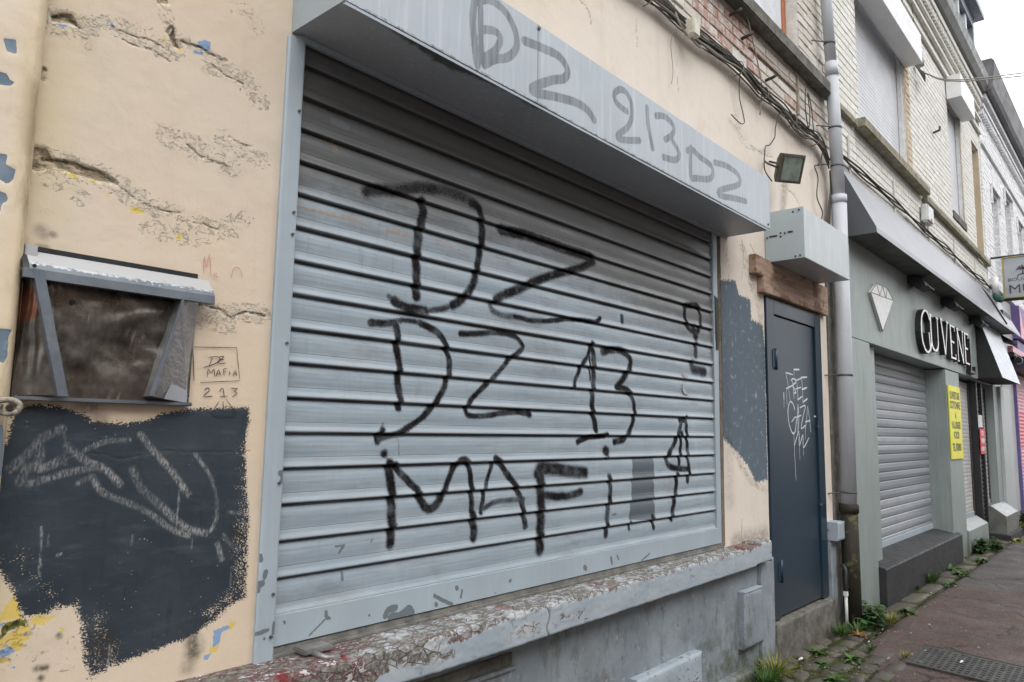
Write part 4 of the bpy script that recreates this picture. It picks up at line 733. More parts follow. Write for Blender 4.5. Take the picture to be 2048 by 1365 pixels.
# upper window with concrete sill
w = MB(); w.box(4.0, 6.30, -.10, -.014, 4.33, 4.435, ch=.008); w.build('upper_window_sill', M['concrete'], cb)
wf = MB(); wf.box(5.64, 5.72, .09, .14, 4.44, 6.2, ch=.004); wf.box(4.62, 4.70, .09, .14, 4.44, 6.2, ch=.004); wf.box(4.70, 5.64, .09, .14, 6.12, 6.2, ch=.004)
win = wf.build('upper_window', simple('orange_wood_frame', (.36, .13, .05), .5, 0, .15, 6, stretch=(3, 3, .4)), cb)
B('window_blind', simple('pale_blind', (.55, .57, .60), .5), win, (4.70, 5.64, .10, .11, 4.44, 6.12))
m = MB()
for (x, z) in ((4.42, 4.26), (4.60, 4.17), (5.0, 4.02)):
    m.tube([(x, -.01, z), (x+.01, -.07, z+.015), (x+.02, -.085, z+.03)], .011, 6)
split(m, 'iron_spike', M['iron'], cb)
m = MB(); m.box(4.72, 5.6, -.024, -.01, 4.16, 4.185); m.box(5.62, 5.65, -.024, -.01, 3.98, 4.3); m.build('old_mortar_band', M['reveal'], cb)

# ================================================================ BIG ROLLER SHUTTER
rs = empty('roller_shutter', (2.7, 0, .79), 'large grey corrugated roller shutter sprayed with black DZ 13 MAFiA graffiti under its long housing', 'roller shutter', 'roller shutters')
def curtain():
    # slat lip heights (measured), interpolated evenly
    zb, zt = .905, 2.80; pitch = .1082
    prof = [(0, .012), (.025, .010), (.06, .0045), (.09, .003), (.14, .0005), (.22, -.002), (.34, -.0035), (.48, -.0035), (.60, -.0025), (.665, -.0025), (.675, -.0012), (.685, -.0025), (.75, -.0035), (.80, -.0045), (.86, -.007), (.90, -.0085), (.94, -.0085), (.962, -.006), (.970, .003), (.976, .012), (.995, .012)]
    st = .0042; x0, x1 = 1.215, 4.16; nx = int((x1-x0)/st)+1; xs = np.linspace(x0, x1, nx)
    rows = []; k = 0; n = int(round((zt-zb)/pitch))
    dens = np.unique(np.concatenate([[p[0] for p in prof], np.linspace(0, .995, 28)]))
    dy = np.interp(dens, [p[0] for p in prof], [p[1] for p in prof])
    zz = []; yy = []; gv = []; lv = []
    for s in range(n+1):
        ztop = zb+(n+1-s)*pitch
        for t, d in zip(dens, dy):
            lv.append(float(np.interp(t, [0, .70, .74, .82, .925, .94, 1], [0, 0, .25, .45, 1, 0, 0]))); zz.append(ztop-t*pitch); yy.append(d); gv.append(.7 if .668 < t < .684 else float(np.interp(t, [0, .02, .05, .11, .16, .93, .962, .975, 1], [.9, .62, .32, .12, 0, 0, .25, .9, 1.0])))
    zz = np.array(zz); yy = np.array(yy); gv = np.array(gv)
    X, Z = np.meshgrid(xs, zz); Y0 = np.repeat(yy[:, None], nx, 1); GV = np.repeat(gv[:, None], nx, 1)
    sid = np.repeat((np.arange(len(zz))//len(dens))[:, None], nx, 1)
    wob = .004*(fbm(X.ravel(), sid.ravel()*3.7, .9, 61).reshape(X.shape)-.5)
    sag = .004*(fbm(X.ravel(), sid.ravel()*1.3, .7, 67).reshape(X.shape)-.5)
    dent = -.006*np.exp(-(((X-2.4)/.5)**2+((Z-1.5)/.3)**2))
    Yv = Y0+.022+wob-dent
    Zv = Z+sag
    Xf, Zf = X.ravel(), Z.ravel()
    jx = Xf+.006*(fbm(Xf, Zf, 30, 71)-.5); jz = Zf+.006*(fbm(Xf, Zf, 30, 73)-.5)
    sp = strokes(jx, jz, SPRAY, .70, mul=.95); sp = sp*(.80+.35*fbm(Xf, Zf, 18, 77))
    grime_shade = sst(Zf, 1.95, 2.50)*1.05+.55*sst(Xf, 2.3, 4.1)*sst(Zf, 1.3, 2.2)+.12
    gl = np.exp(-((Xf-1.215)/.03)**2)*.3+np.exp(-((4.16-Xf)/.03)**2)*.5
    idx = np.arange(X.size).reshape(X.shape); F = np.stack([idx[:-1, :-1], idx[1:, :-1], idx[1:, 1:], idx[:-1, 1:]], -1).reshape(-1, 4)
    return np_mesh('curtain', np.stack([Xf, Yv.ravel(), Zv.ravel()], -1), F, dict(spray=np.clip(sp, 0, 1), patch=polys(Xf, Zf, PATCHQ, .008), grime_shade=np.clip(grime_shade+gl, 0, 1), groove_shade=GV.ravel(), lip=np.repeat(np.array(lv)[:, None], nx, 1).ravel(),
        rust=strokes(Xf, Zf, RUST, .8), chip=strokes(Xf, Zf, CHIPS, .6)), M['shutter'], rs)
curtain()
def attr_slab(name, x0, x1, z0, z1, y0, y1, st, mat, parent, attrs, profile=None):
    """front face fine grid with attributes plus plain sides"""
    X, Z, F = grid_mesh([(x0, x1, z0, z1, st)])
    Yf = np.full(len(X), y0)+.003*(fbm(X, Z, 1.7, 81)-.5)
    A = {k: f(X, Z) for k, f in attrs.items()}
    o = np_mesh(name, np.stack([X, Yf, Z], -1), F, A, mat, parent)
    return o
bb = attr_slab('bottom_bar', 1.222, 4.155, .826, .912, -.006, .02, .0045, M['guide'], rs, dict(chip=lambda X, Z: strokes(X, Z, CHIPS, .5)))
m = MB(); m.box(1.223, 4.154, -.0035, .03, .827, .911, ch=.004); m.build('bottom_bar_body', M['guide'], rs)
m = MB(); m.box(1.215, 4.2, -.002, .05, .797, .823, ch=.003); m.box(1.215, 4.2, -.012, -.003, .795, .803); m.build('bottom_rail', simple('dirty_rail', (.17, .165, .15), .7, 0, .3, 14, ((.06, .05, .04), .7), .003), rs)
def guide(x0, x1, z0, z1, y):
    X, Z, F = grid_mesh([(x0, x1, z0, z1, .0045)])
    edge = np.clip(1-np.abs(X-x0)/.004, 0, 1)+np.clip(1-np.abs(X-x1)/.004, 0, 1)
    wv = .004*(fbm(X*0, Z, 5, 91)-.5)*np.clip((X-x0)/(x1-x0), 0, 1)
    Y = y+.004*np.clip(edge, 0, 1)+.003*(fbm(X, Z, 3, 93)-.5)
    o = np_mesh('guide', np.stack([X+wv, Y, Z], -1), F, dict(chip=strokes(X, Z, CHIPS, .5)), M['guide'], rs)
    return o
guide(1.166, 1.228, .775, 2.70, -.016); guide(4.148, 4.205, .80, 2.70, .006)
m = MB(); m.box(1.168, 1.226, -.012, .03, .776, 2.699, ch=.002); m.build('guide_body', M['guide'], rs)
m = MB(); m.box(4.15, 4.203, .010, .06, .801, 2.70, ch=.002); m.build('guide_body', M['guide'], rs)
m = MB()
for z in (2.46, 2.13, 2.06, 1.72, 1.30, .98, .86):
    m.tube([(1.214, -.022, z), (1.214, -.014, z)], .0045, 8)
split(m, 'rivet', M['clamp'], rs)
m = MB(); m.box(1.30, 1.40, -.065, .0, .796, .812, ch=.004); m.tube([(1.33, -.06, .80), (1.35, -.10, .79), (1.39, -.11, .785)], .010, 8); m.build('lock_bracket', M['cheek'], rs)
sp_ = MB(); 
# housing
def housing():
    y0 = -.282; x0, x1 = 1.186, 4.335; z0, z1 = 2.717, 3.040
    X, Z, F = grid_mesh([(x0, x1, z0, z1, .006)])
    Y = y0+.004*(fbm(X, Z, 1.2, 101)-.5)+.002*(fbm(X, Z, 6, 102)-.5)
    sp = strokes(X+.004*(fbm(X, Z, 30, 103)-.5), Z, BOXSPRAY, .30)
    seam = np.exp(-((X-2.075)/.0022)**2)*.9+np.exp(-((X-2.082)/.006)**2)*.25
    edge = np.exp(-((Z-z0)/.014)**2)*.8
    hb = np_mesh('housing', np.stack([X, Y, Z], -1), F, dict(spray=np.clip(sp, 0, 1), seam=np.clip(seam, 0, 1), edge=edge), M['box'], rs)
    # soffit
    xs, ys, F2 = grid_mesh([(x0, x1, y0, -.004, .009)])
    sof = np_mesh('housing_soffit', np.stack([xs, ys, z0+.002*(fbm(xs, ys, 2, 105)-.5)+(0.014*sst(ys, -.05, -.01)*0)], -1), F2,
        dict(edge=np.clip(np.exp(-((ys-y0)/.035)**2)*(.85+.8*(fbm(xs, ys*0, 2.2, 107)-.4))+.95*np.exp(-(((xs-1.62)/.22)**2+((ys-y0)/.10)**2))+.5*np.exp(-(((xs-2.08)/.08)**2+((ys-y0)/.08)**2)), 0, 1), spray=xs*0, seam=np.exp(-((xs-2.08)/.003)**2)*.6), M['box'], rs)
    m = MB(); m.prism([(y0+.003, z0+.003), (y0+.003, z1-.001), (-.02, z1+.06), (-.02, z0+.06), (-.03, z0+.003)], 'x', x0+.002, x1-.002); m.build('housing_body', M['box'], rs)
    m = MB(); m.prism([(y0-.001, z0-.001), (y0-.001, z1+.001), (-.002, z1+.065), (-.002, z0-.001)], 'x', x1, x1+.004); m.prism([(y0-.001, z0-.001), (y0-.001, z1+.001), (-.002, z1+.065), (-.002, z0-.001)], 'x', x0-.004, x0)
    split(m, 'end_cap', M['guide'], rs)
    m = MB(); m.prism([(y0+.002, z0-.012), (y0+.002, z0-.002), (y0+.014, z0-.002), (y0+.014, z0-.006), (y0+.005, z0-.012)], 'x', x0, x1)
    m.prism([(-.012, z0-.020), (-.012, z0-.001), (.004, z0-.001), (.004, z0-.020)], 'x', x0+.02, x1-.01); m.build('drip_lip', M['guide'], rs)
    m = MB(); m.box(1.205, 4.2, .04, .06, 2.62, 2.99); m.build('backing_panel', M['black'], rs)
    m = MB(); m.tube([(4.305, y0-.004, 2.742), (4.305, y0+.002, 2.742)], .007, 8); m.tube([(2.078, y0-.006, 3.025), (2.078, y0+.002, 3.025)], .007, 8); split(m, 'rivet', M['clamp'], rs)
housing()
# black spray blot on the right guide
g_ = [(.014, 1, [(4.176, 2.30), (4.178, 1.98)])]
ribbons('spray_streak', g_, .0005, M['ink'], rs)

tm = MB()
tm.prism([(3.755, 1.812), (3.778, 1.806), (3.79, 1.796), (3.812, 1.792), (3.815, 1.776), (3.79, 1.778), (3.76, 1.784)], 'y', .0095, .011)
tm.prism([(3.752, 1.752), (3.766, 1.750), (3.765, 1.72), (3.790, 1.700), (3.822, 1.686), (3.80, 1.680), (3.768, 1.690), (3.750, 1.705)], 'y', .0095, .011)
split(tm, 'tape_scrap', simple('silver_tape', (.50, .51, .52), .25, .4, .15, 60), rs)
m = MB(); m.prism([(4.152, 2.31), (4.198, 2.29), (4.200, 2.10), (4.190, 1.98), (4.168, 1.97), (4.156, 2.08)], 'y', .0015, .003); m.build('spray_blot', M['ink'], rs)
# ================================================================ SMALL HOUSING over the door
sb = empty('shutter_box', (5.4, 0, 2.66), 'small grey metal shutter box with slotted end plate fixed on the wall above the door', 'metal box')
y0 = -.275; m = MB(); m.box(4.944, 5.905, y0+.002, -.003, 2.661, 3.012, ch=.003); m.build('casing', mat_greypaint('box_streaked', (.42, .455, .47), .4, .55), sb)
m = MB(); m.box(4.939, 4.943, y0, -.004, 2.660, 3.014); m.build('end_plate', mat_greypaint('box_end', (.37, .425, .44), .4, .05), sb)
m = MB()
m.box(4.9365, 4.9385, -.20, -.165, 2.845, 2.857); m.box(4.9365, 4.9385, -.09, -.035, 2.832, 2.844)
for (y, z) in ((-.205, 3.0-.012), (-.212, 2.675), (-.115, 2.853), (-.115, 2.828)): m.tube([(4.9362, y, z), (4.9388, y, z)], .0065, 10)
split(m, 'slot', M['black'], sb)
m = MB()
for (y, z) in ((-.245, 2.995), (-.245, 2.678), (-.145, 2.848), (-.02, 2.832)): m.tube([(4.933, y, z), (4.939, y, z)], .007, 8)
split(m, 'screw', M['clamp'], sb)

# ================================================================ WALL HATCH (left)
ht = empty('wall_hatch', (.72, 0, 1.52), 'dented steel wall hatch with slanted side bars and worn white top rail', 'metal hatch')
def hatch():
    X, Z, F = grid_mesh([(.512, .926, 1.523, 1.868, .007)])
    d = .020*np.exp(-(((X-.76)/.08)**2+((Z-1.66)/.05)**2))+.010*np.sin(X*42+6*np.sin(Z*23))*np.exp(-(((X-.78)/.10)**2+((Z-1.70)/.05)**2))-.008*np.exp(-(((X-.70)/.05)**2+((Z-1.73)/.04)**2))+.006*(fbm(X, Z, 14, 111)-.5)
    np_mesh('back_plate', np.stack([X, -.016+np.clip(d*.6, -.012, .008), Z], -1), F, {}, M['steel'], ht)
    m = MB()  # right cheek: sloping plate + inner flange
    m.poly([(.870, -.058, 1.80), (.936, -.012, 1.812), (.922, -.012, 1.526), (.806, -.058, 1.540)])
    m.poly([(.870, -.060, 1.80), (.806, -.060, 1.540), (.806, -.004, 1.538), (.870, -.004, 1.80)])
    m.poly([(.806, -.058, 1.540), (.922, -.012, 1.526), (.922, -.004, 1.524), (.806, -.004, 1.530)])
    m.build('side_cheek', M['cheek'], ht, fixn=False)
    m = MB(); m.poly([(.9095, -.0215, 1.665), (.9225, -.0145, 1.527), (.845, -.0465, 1.5345)]); m.build('pale_triangle', simple('pale_metal', (.36, .37, .40), .35, .4, .1, 9), ht, fixn=False)  # paler triangle laid on the lower corner of the cheek
    m = MB(); m.prism([(.868, 1.802), (.872, 1.802), (.812, 1.540), (.800, 1.540)], 'y', -.066, -.058); m.build('flange', M['bar'], ht)
    m = MB(); m.poly([(.528, -.045, 1.815), (.512, -.012, 1.83), (.510, -.012, 1.53), (.606, -.045, 1.532)]); m.build('side_cheek', M['steel'], ht, fixn=False)
    m = MB(); m.prism([(.518, 1.822), (.541, 1.822), (.616, 1.530), (.594, 1.530)], 'y', -.062, -.040); m.build('side_bar', M['bar'], ht)
    m = MB(); m.prism([(-.004, 1.868), (-.012, 1.872), (-.050, 1.838), (-.060, 1.822), (-.062, 1.800), (-.052, 1.798), (-.050, 1.815), (-.004, 1.84)], 'x', .500, .958); m.build('top_rail', M['alu'], ht)
    m = MB(); m.prism([(-.002, 1.862), (-.012, 1.8725), (-.0545, 1.834), (-.060, 1.8225), (-.002, 1.835)], 'x', .499, .512); m.box(.54, .93, -.010, -.001, 1.868, 1.8855); m.build('rail_slot', M['black'], ht)
    m = MB(); m.box(.508, .534, -.028, -.002, 1.855, 1.884, ch=.002); m.box(.512, .930, -.03, -.002, 1.518, 1.528, ch=.002); split(m, 'corner_piece', M['alu'], ht)
    m = MB(); m.tube([(.620, -.022, 1.762), (.620, -.008, 1.762)], .006, 10); m.tube([(.522, -.06, 1.83), (.522, -.05, 1.83)], .004, 8); split(m, 'screw', M['black'], ht)
hatch()
hk = MB()
hk.tube(smooth_path([(.40, -.055, 1.510), (.46, -.075, 1.512), (.492, -.085, 1.517), (.510, -.088, 1.508), (.508, -.088, 1.492), (.49, -.085, 1.486), (.46, -.078, 1.492), (.40, -.058, 1.488)], 5), .0065, 8)
hk.tube(smooth_path([(.40, -.055, 1.500), (.46, -.07, 1.500), (.48, -.08, 1.499)], 3), .008, 8)
tag(hk.build('wall_eyelet', simple('paint_caked_iron', (.30, .275, .22), .85, 0, .5, 60, ((.06, .05, .04), .9), .004)), 'paint caked iron eyelet sticking out of the wall below the hatch', 'hook')
ch_ = MB(); ch_.tube([(.492, -.0935, 1.499), (.492, -.084, 1.499)], .007, 12); ch_.build('eye_hole', M['black'], bpy.data.objects['wall_eyelet'])

# ================================================================ FLOODLIGHT
fl = empty('floodlight', (4.98, -.05, 3.42), 'old square floodlight with milky glass tilted down on the cream wall above the small box', 'floodlight')
def flood():
    c = Vector((4.955, -.20, 3.30)); n = Vector((-.35, -.85, -.38)).normalized(); u = Vector((.93, -.33, .12)); u = (u-n*u.dot(n)).normalized(); v = n.cross(u); v = v if v.z > 0 else -v
    def P(a, b, d): return tuple(c+u*a+v*b+n*d)
    W_, H_ = .105, .098
    m = MB(); q = [(-W_, -H_), (W_, -H_), (W_, H_), (-W_, H_)]; i = .83; bks = .62
    r1 = [P(a, b, 0) for a, b in q]; r2 = [P(a*i, b*i, .004) for a, b in q]; r3 = [P(a, b, -.03) for a, b in q]; r4 = [P(a*bks, b*bks, -.09) for a, b in q]
    for A, Bq in ((r2, r1), (r1, r3), (r3, r4)):
        for k in range(4): m.quad(A[k], A[(k+1) % 4], Bq[(k+1) % 4], Bq[k])
    m.poly(r4); m.build('lamp_body', simple('weathered_bronze', (.075, .07, .055), .6, .3, .3, 25), fl)
    m = MB(); m.poly([P(a*i, b*i, -.001) for a, b in q]); g = G('milky_glass', .25); g.col(g.mix(g.ss(g.noise(14, 5), .3, .7), (.13, .16, .14), (.22, .25, .22))); m.build('glass', g.m, fl)
    m = MB(); m.tube([P(-W_-.012, 0, -.02), P(-W_-.014, .02, -.12), (4.95, -.01, 3.40)], .007, 8); m.tube([P(W_+.01, 0, -.02), P(W_+.01, .01, -.10), (5.03, -.01, 3.42)], .007, 8); split(m, 'bracket', M['iron'], fl)
flood()

# ================================================================ CABLES
def cab(name, pts, r, mat, label, cat='cable', group=None, n=5, seg=6):
    m = MB(); m.tube(smooth_path(pts, n), r, seg); return tag(m.build(name, mat), label, cat, group)
rgc = random.Random(11)
def wob(x): return .018*math.sin(x*3.1)+.010*math.sin(x*7.3+1)
m = MB(); m2 = MB()
for i in range(16):
    ph = rgc.uniform(0, 6); a = rgc.uniform(.008, .030); oz_ = rgc.uniform(-.035, .035); fr = rgc.uniform(1.5, 5)
    pts = []
    x = -.5
    while x < 6.36:
        z = 3.865+wob(x)+oz_+a*math.sin(x*fr+ph)
        if x > 5.9: z -= (x-5.9)**2*1.3
        pts.append((x, -.035-.018*rgc.random()-.012*abs(math.sin(i)), z)); x += .16
    (m if i % 4 else m2).tube(smooth_path(pts, 2), rgc.choice([.0045, .006, .008]), 5)
for i in range(5):  # continuation down beside the pipe
    ox = rgc.uniform(-.05, .03)
    m.tube(smooth_path([(6.30+ox, -.04, 3.70), (6.26+ox, -.05, 3.5), (6.20+ox+rgc.uniform(-.05, .05), -.04, 3.2), (6.18+ox, -.04, 2.95)], 4), .006, 5)
cb_ = empty('cable_bundle', (3, -.04, 3.86), 'thick tangled bundle of dusty black cables running along the top of the cream wall', 'cables')
m.build('dark_strands', M['cable'], cb_); m2.build('pale_strands', M['cablel'], cb_)
m = MB()
for x in (1.0, 2.2, 3.3, 4.45, 4.86, 5.4, 5.9): z = 3.865+wob(x)-(max(0, x-5.9))**2*1.3; m.tube(smooth_path([(x, -.01, z+.05), (x, -.075, z+.03), (x+.01, -.08, z-.03), (x+.01, -.01, z-.05)], 3), .004, 5)
split(m, 'tie', M['cablel'], cb_)
grpc = 'loose wires on the cream wall'
cab('loose_wire', [(4.50, -.04, 3.88), (4.50, -.03, 3.72), (4.56, -.03, 3.60), (4.57, -.03, 3.55), (4.50, -.03, 3.525), (4.39, -.02, 3.55)], .0035, M['cable'], 'thin dark wire hanging from the bundle and hooked left at its end', 'wire', grpc)
cab('loose_wire', [(5.19, -.04, 3.85), (5.12, -.03, 3.70), (5.10, -.03, 3.62), (5.0, -.03, 3.53), (4.93, -.03, 3.50), (4.86, -.05, 3.43), (4.85, -.05, 3.30), (4.90, -.08, 3.22)], .0045, M['cable'], 'dark wire dropping from the bundle into the floodlight', 'wire', grpc)
cab('loose_wire', [(5.17, -.05, 3.88), (5.31, -.07, 3.78), (5.48, -.07, 3.76), (5.62, -.07, 3.77), (5.80, -.06, 3.83)], .007, M['cable'], 'thick black wire sagging below the bundle near the downpipe', 'wire', grpc)
cab('loose_wire', [(6.07, -.05, 3.80), (6.03, -.04, 3.68), (5.90, -.04, 3.63), (5.97, -.04, 3.55), (5.93, -.04, 3.38), (6.05, -.04, 3.28), (5.98, -.04, 3.18)], .005, M['cable'], 'kinked dark wire ending above the small metal box', 'wire', grpc)
cab('loose_wire', [(4.50, -.05, 4.60), (4.56, -.05, 4.42), (4.70, -.05, 4.18), (4.80, -.05, 4.0), (4.84, -.05, 3.88), (4.84, -.03, 3.70)], .0045, M['cablel'], 'pale wire crossing the bare brick down to the bundle', 'wire', grpc)
cab('loose_wire', [(5.72, -.05, 4.22), (5.70, -.05, 4.05), (5.76, -.05, 3.9), (5.80, -.05, 4.05), (5.76, -.05, 4.2), (5.84, -.05, 4.1), (5.88, -.05, 3.86)], .0045, M['cable'], 'looped dark wire hanging on the brick left of the downpipe', 'wire', grpc)
cab('loose_wire', [(3.60, -.06, 3.80), (3.58, -.03, 3.70), (3.62, -.02, 3.55), (3.60, -.02, 3.46)], .002, M['cablel'], 'hair thin wire hanging below the junction box', 'wire', grpc)
jb = empty('junction_box', (3.75, -.06, 3.83), 'small cream plastic junction box tied into the cable bundle', 'junction box')
m = MB(); m.box(3.70, 3.78, -.115, -.045, 3.785, 3.885, ch=.006); m.build('case', simple('cream_plastic', (.55, .51, .41), .5, 0, .15, 20), jb)
m = MB(); m.tube(smooth_path([(3.70, -.07, 3.80), (3.66, -.09, 3.76), (3.60, -.08, 3.80), (3.58, -.06, 3.87)], 4), .007, 6); m.tube(smooth_path([(3.75, -.07, 3.785), (3.80, -.09, 3.75), (3.90, -.07, 3.79)], 4), .007, 6); m.build('cord', M['cablel'], jb)

# ================================================================ DOWNPIPE
dp = empty('downpipe', (6.28, -.09, 0), 'pale lilac grey downpipe between the cream wall and the ivory brick shop, with rusty clamps', 'downpipe')
m = MB(); m.tube([(6.25, -.1, .90), (6.27, -.1, 2.2), (6.285, -.1, 3.45)], .061, 20); m.build('pipe', M['pvc'], dp)
m = MB(); m.tube([(6.285, -.1, 3.451), (6.25, -.1, 4.1), (6.215, -.1, 4.6)], .051, 20); m.build('pipe', M['pvc'], dp)
m = MB(); m.tube([(6.215, -.1, 4.601), (6.14, -.1, 5.2), (5.98, -.1, 6.9)], .045, 20); m.build('pipe', M['pvc'], dp)
for z, cx, r in ((1.02, 6.252, .064), (1.955, 6.266, .064), (3.72, 6.272, .054), (4.05, 6.253, .054), (4.78, 6.19, .048), (5.3, 6.13, .048)):
    m = MB(); m.tube([(cx, -.1, z-.008), (cx, -.1, z+.008)], r, 20); m.tube([(cx-.04, -.1, z), (cx-.14, -.03, z-.005), (cx-.18, .0, z-.008)], .005, 6); m.build('clamp', M['clamp'], dp)
m = MB(); m.tube([(6.222, -.1, 4.50), (6.213, -.1, 4.62)], .054, 20); m.build('sleeve', M['pvc'], dp)
m = MB(); m.tube([(6.284, -.1, 3.40), (6.284, -.1, 3.47)], .064, 20); m.build('sleeve', M['pvc'], dp)
sh = G('mossy_cast_iron', .75, .2); x, y, z = sh.sep(sh.pos())
fq = sh.ss(sh.add(x, sh.mul(sh.sub(sh.noise(9, 6, .7, stretch=(1, 1, .7)), .5), .16)), 6.272, 6.282)
c = sh.mix(fq, (.022, .018, .012), (.34, .32, .20)); c = sh.mix(sh.ss(sh.noise(12, 5), .55, .65, 0, .6), c, (.12, .12, .03)); sh.col(c); sh.bump(sh.noise(30, 6), .006, .9)
m = MB(); m.tube([(6.25, -.1, -.02), (6.25, -.1, .90)], .066, 20); m.tube([(6.25, -.1, .86), (6.25, -.1, .93)], .074, 20); m.build('iron_shoe', sh.m, dp)
cd_ = empty('conduit', (6.06, -.04, 0), 'thin white conduit with black hose end beside the door step', 'conduit')
m = MB(); m.tube([(6.05, -.115, .0), (6.05, -.115, .31)], .012, 10); m.box(6.035, 6.065, -.13, -.10, .25, .29, ch=.003); m.build('white_tube', M['white'], cd_)
m = MB(); m.tube(smooth_path([(6.05, -.115, .29), (6.052, -.118, .36), (6.075, -.11, .44), (6.10, -.08, .47)], 4), .016, 10); m.build('black_hose', M['black'], cd_)
# ================================================================ IVORY BRICK BUILDING with the green shopfront
ib = empty('ivory_brick_building', (10.4, 0, 0), 'two storey ivory painted brick building with a grey green shopfront and dark plinth', 'building')
OP = [(7.32, 9.17, 4.46, 6.2), (11.66, 12.60, 4.55, 6.35), (13.50, 14.14, 4.30, 6.30)]
bricks('brick_facade', M['ivory'], ib, 6.424, 14.25, 3.55, 7.25, .0, OP, bl=.21, bh=.065, seed=11, miss=.004, jit=.0015, depth=.0035)
backing('facade_joints', M['ivory_joint'], ib, 6.424, 14.25, 3.4, 7.5, .001, .3, OP)
# niche lined with tan brick
tan = mat_brick('tan_brick', (.50, .42, .31), (.58, .49, .37), .3)
bricks('niche_brick', tan, ib, 13.50, 14.14, 4.30, 6.30, .17, (), seed=13, bl=.2)
m = MB(); m.box(14.125, 14.137, .002, .155, 4.31, 6.27); m.build('niche_reveal', tan, ib)
m = MB(); m.box(9.172, 9.20, -.009, .0005, 4.46, 5.79); m.box(12.585, 12.597, .002, .018, 4.67, 6.25)
split(m, 'window_reveal', simple('tan_reveal', (.50, .43, .33), .85, 0, .15, 9, ((.3, .25, .2), .5), .004), ib)
bricks('reveal_brick', tan, ib, 9.205, 9.40, 4.46, 5.9, -.001, (), seed=17, bl=.2, depth=.011)
# sills and string courses
mossy = mat_concrete('mossy_sill', (.20, .18, .13), (.33, .31, .24))
m = MB(); m.box(7.12, 9.75, -.11, -.012, 4.36, 4.455, ch=.008); m.build('window_sill', mossy, ib)
m = MB(); m.box(6.43, 7.10, -.05, -.012, 4.36, 4.42, ch=.006); m.box(9.77, 14.25, -.07, -.012, 4.30, 4.38, ch=.008); split(m, 'string_course', mossy, ib)
m = MB(); m.box(11.66, 12.60, -.02, .12, 4.55, 4.66, ch=.004); m.build('dark_window_sill', M['concrete'], ib)
for (z0, z1, y) in ((6.60, 6.66, -.045), (6.82, 6.88, -.055), (7.02, 7.08, -.05), (7.20, 7.30, -.10)):
    m = MB(); m.box(6.43, 14.25, y, -.008, z0, z1, ch=.006); m.build('cornice_band', M['ivory_joint'], ib)
m = MB(); x = 6.5
while x < 14.2: m.box(x, x+.06, -.085, -.006, 7.09, 7.19); x += .115
split(m, 'dentil', M['ivory_joint'], ib)
rng = random.Random(5)
m = MB()
for x in np.arange(6.9, 14.0, 1.55):   # recessed looking raised brick frames below the sills
    m.box(x, x+.03, -.022, -.009, 3.75, 4.22); m.box(x+.03, x+1.15, -.022, -.009, 3.75, 3.775)
m.build('relief_frame', M['ivory_joint'], ib)
# gutter and roof
m = MB(); m.prism([(-.02, 7.302), (-.14, 7.32), (-.20, 7.40), (-.225, 7.54), (-.21, 7.555), (-.19, 7.55), (.1, 7.56)], 'x', 6.45, 14.20); m.build('gutter', simple('zinc_gutter', (.17, .175, .165), .5, .4, .2, 3, ((.26, .26, .24), .6), stretch=(.1, 1, 1)), ib)
slate = simple('slate_roof', (.12, .125, .14), .6, 0, .3, 8, ((.2, .21, .22), .5), .01)
m = MB(); m.poly([(6.45, -.14, 7.47), (14.2, -.14, 7.47), (14.2, 3.8, 9.6), (6.45, 3.8, 9.6)]); m.build('roof', slate, ib)
m = MB(); m.box(6.43, 14.25, .25, 8, 3.9, 7.49); m.box(6.43, 14.25, .60, 8, -.1, 3.4); m.build('inner_block', M['ivory_joint'], ib)
# dormer
dz = simple('dormer_zinc', (.24, .26, .29), .5, .2, .3, 5, ((.4, .42, .45), .5))
m = MB(); m.box(11.5, 11.62, -.06, 1.6, 7.5, 8.60); m.box(13.95, 14.07, -.06, 1.6, 7.5, 8.60); m.box(11.62, 13.95, -.06, .0, 7.5, 7.72); m.box(11.62, 13.95, -.06, .0, 8.42, 8.60); m.box(11.3, 14.20, -.20, 1.7, 8.602, 8.70); m.build('dormer', dz, ib)
m = MB(); m.box(11.62, 13.95, .01, .03, 7.72, 8.42); m.build('dormer_window', simple('dormer_glass', (.30, .36, .43), .15), ib)
for x in (12.2, 12.8, 13.4): m = MB(); m.box(x, x+.09, -.04, .008, 7.722, 8.418); m.build('dormer_window_frame', M['white'], ib)

# shopfront panels (grey green), built from separate butted slabs
green = mat_greypaint('sage_panel', (.235, .275, .262), .45, .3)
def algae(m, x0=.55):
    g = G.__new__(G); g.m = m; g.t = m.node_tree; g.b = g.t.nodes['Principled BSDF']; g._p = None
    src = g.b.inputs['Base Color'].links[0].from_socket; x, y, z = g.sep(g.pos())
    al = g.ss(g.add(g.add(g.mul(z, -2.2), x0), g.mul(g.sub(g.noise(5, 6, .72, stretch=(1, 1, .5)), .5), 1.6)), .1, .8)
    c_ = g.mix(g.mul(al, .7), src, g.mix(g.ss(g.noise(30, 4), .35, .65), (.05, .06, .035), (.13, .13, .075)))
    st = g.noise(9, 6, .7, stretch=(1, 1, .12)); c_ = g.mix(g.mul(g.ss(st, .52, .68), .35), c_, (.13, .14, .125)); g.col(c_)
algae(green)
m = MB(); m.box(6.50, 7.14, -.06, .55, -.05, 2.31, ch=.003); m.build('shopfront_pier', green, ib)
m = MB(); m.box(10.29, 11.09, -.06, .55, -.05, 2.30, ch=.003); m.build('shopfront_pier', green, ib)
m = MB(); m.box(14.40-.25, 15.15, -.10, .5, -.05, 2.30, ch=.003); m.build('shopfront_pier', mat_greypaint('pale_pier', (.40, .42, .42), .5, .1), ib)
m = MB(); m.box(13.72, 14.145, -.06, .5, .34, 2.30, ch=.003); m.build('shopfront_pier', green, ib)
m = MB(); m.box(6.50, 12.46, -.062, .55, 2.313, 3.20, ch=.002); m.build('sign_fascia', green, ib)
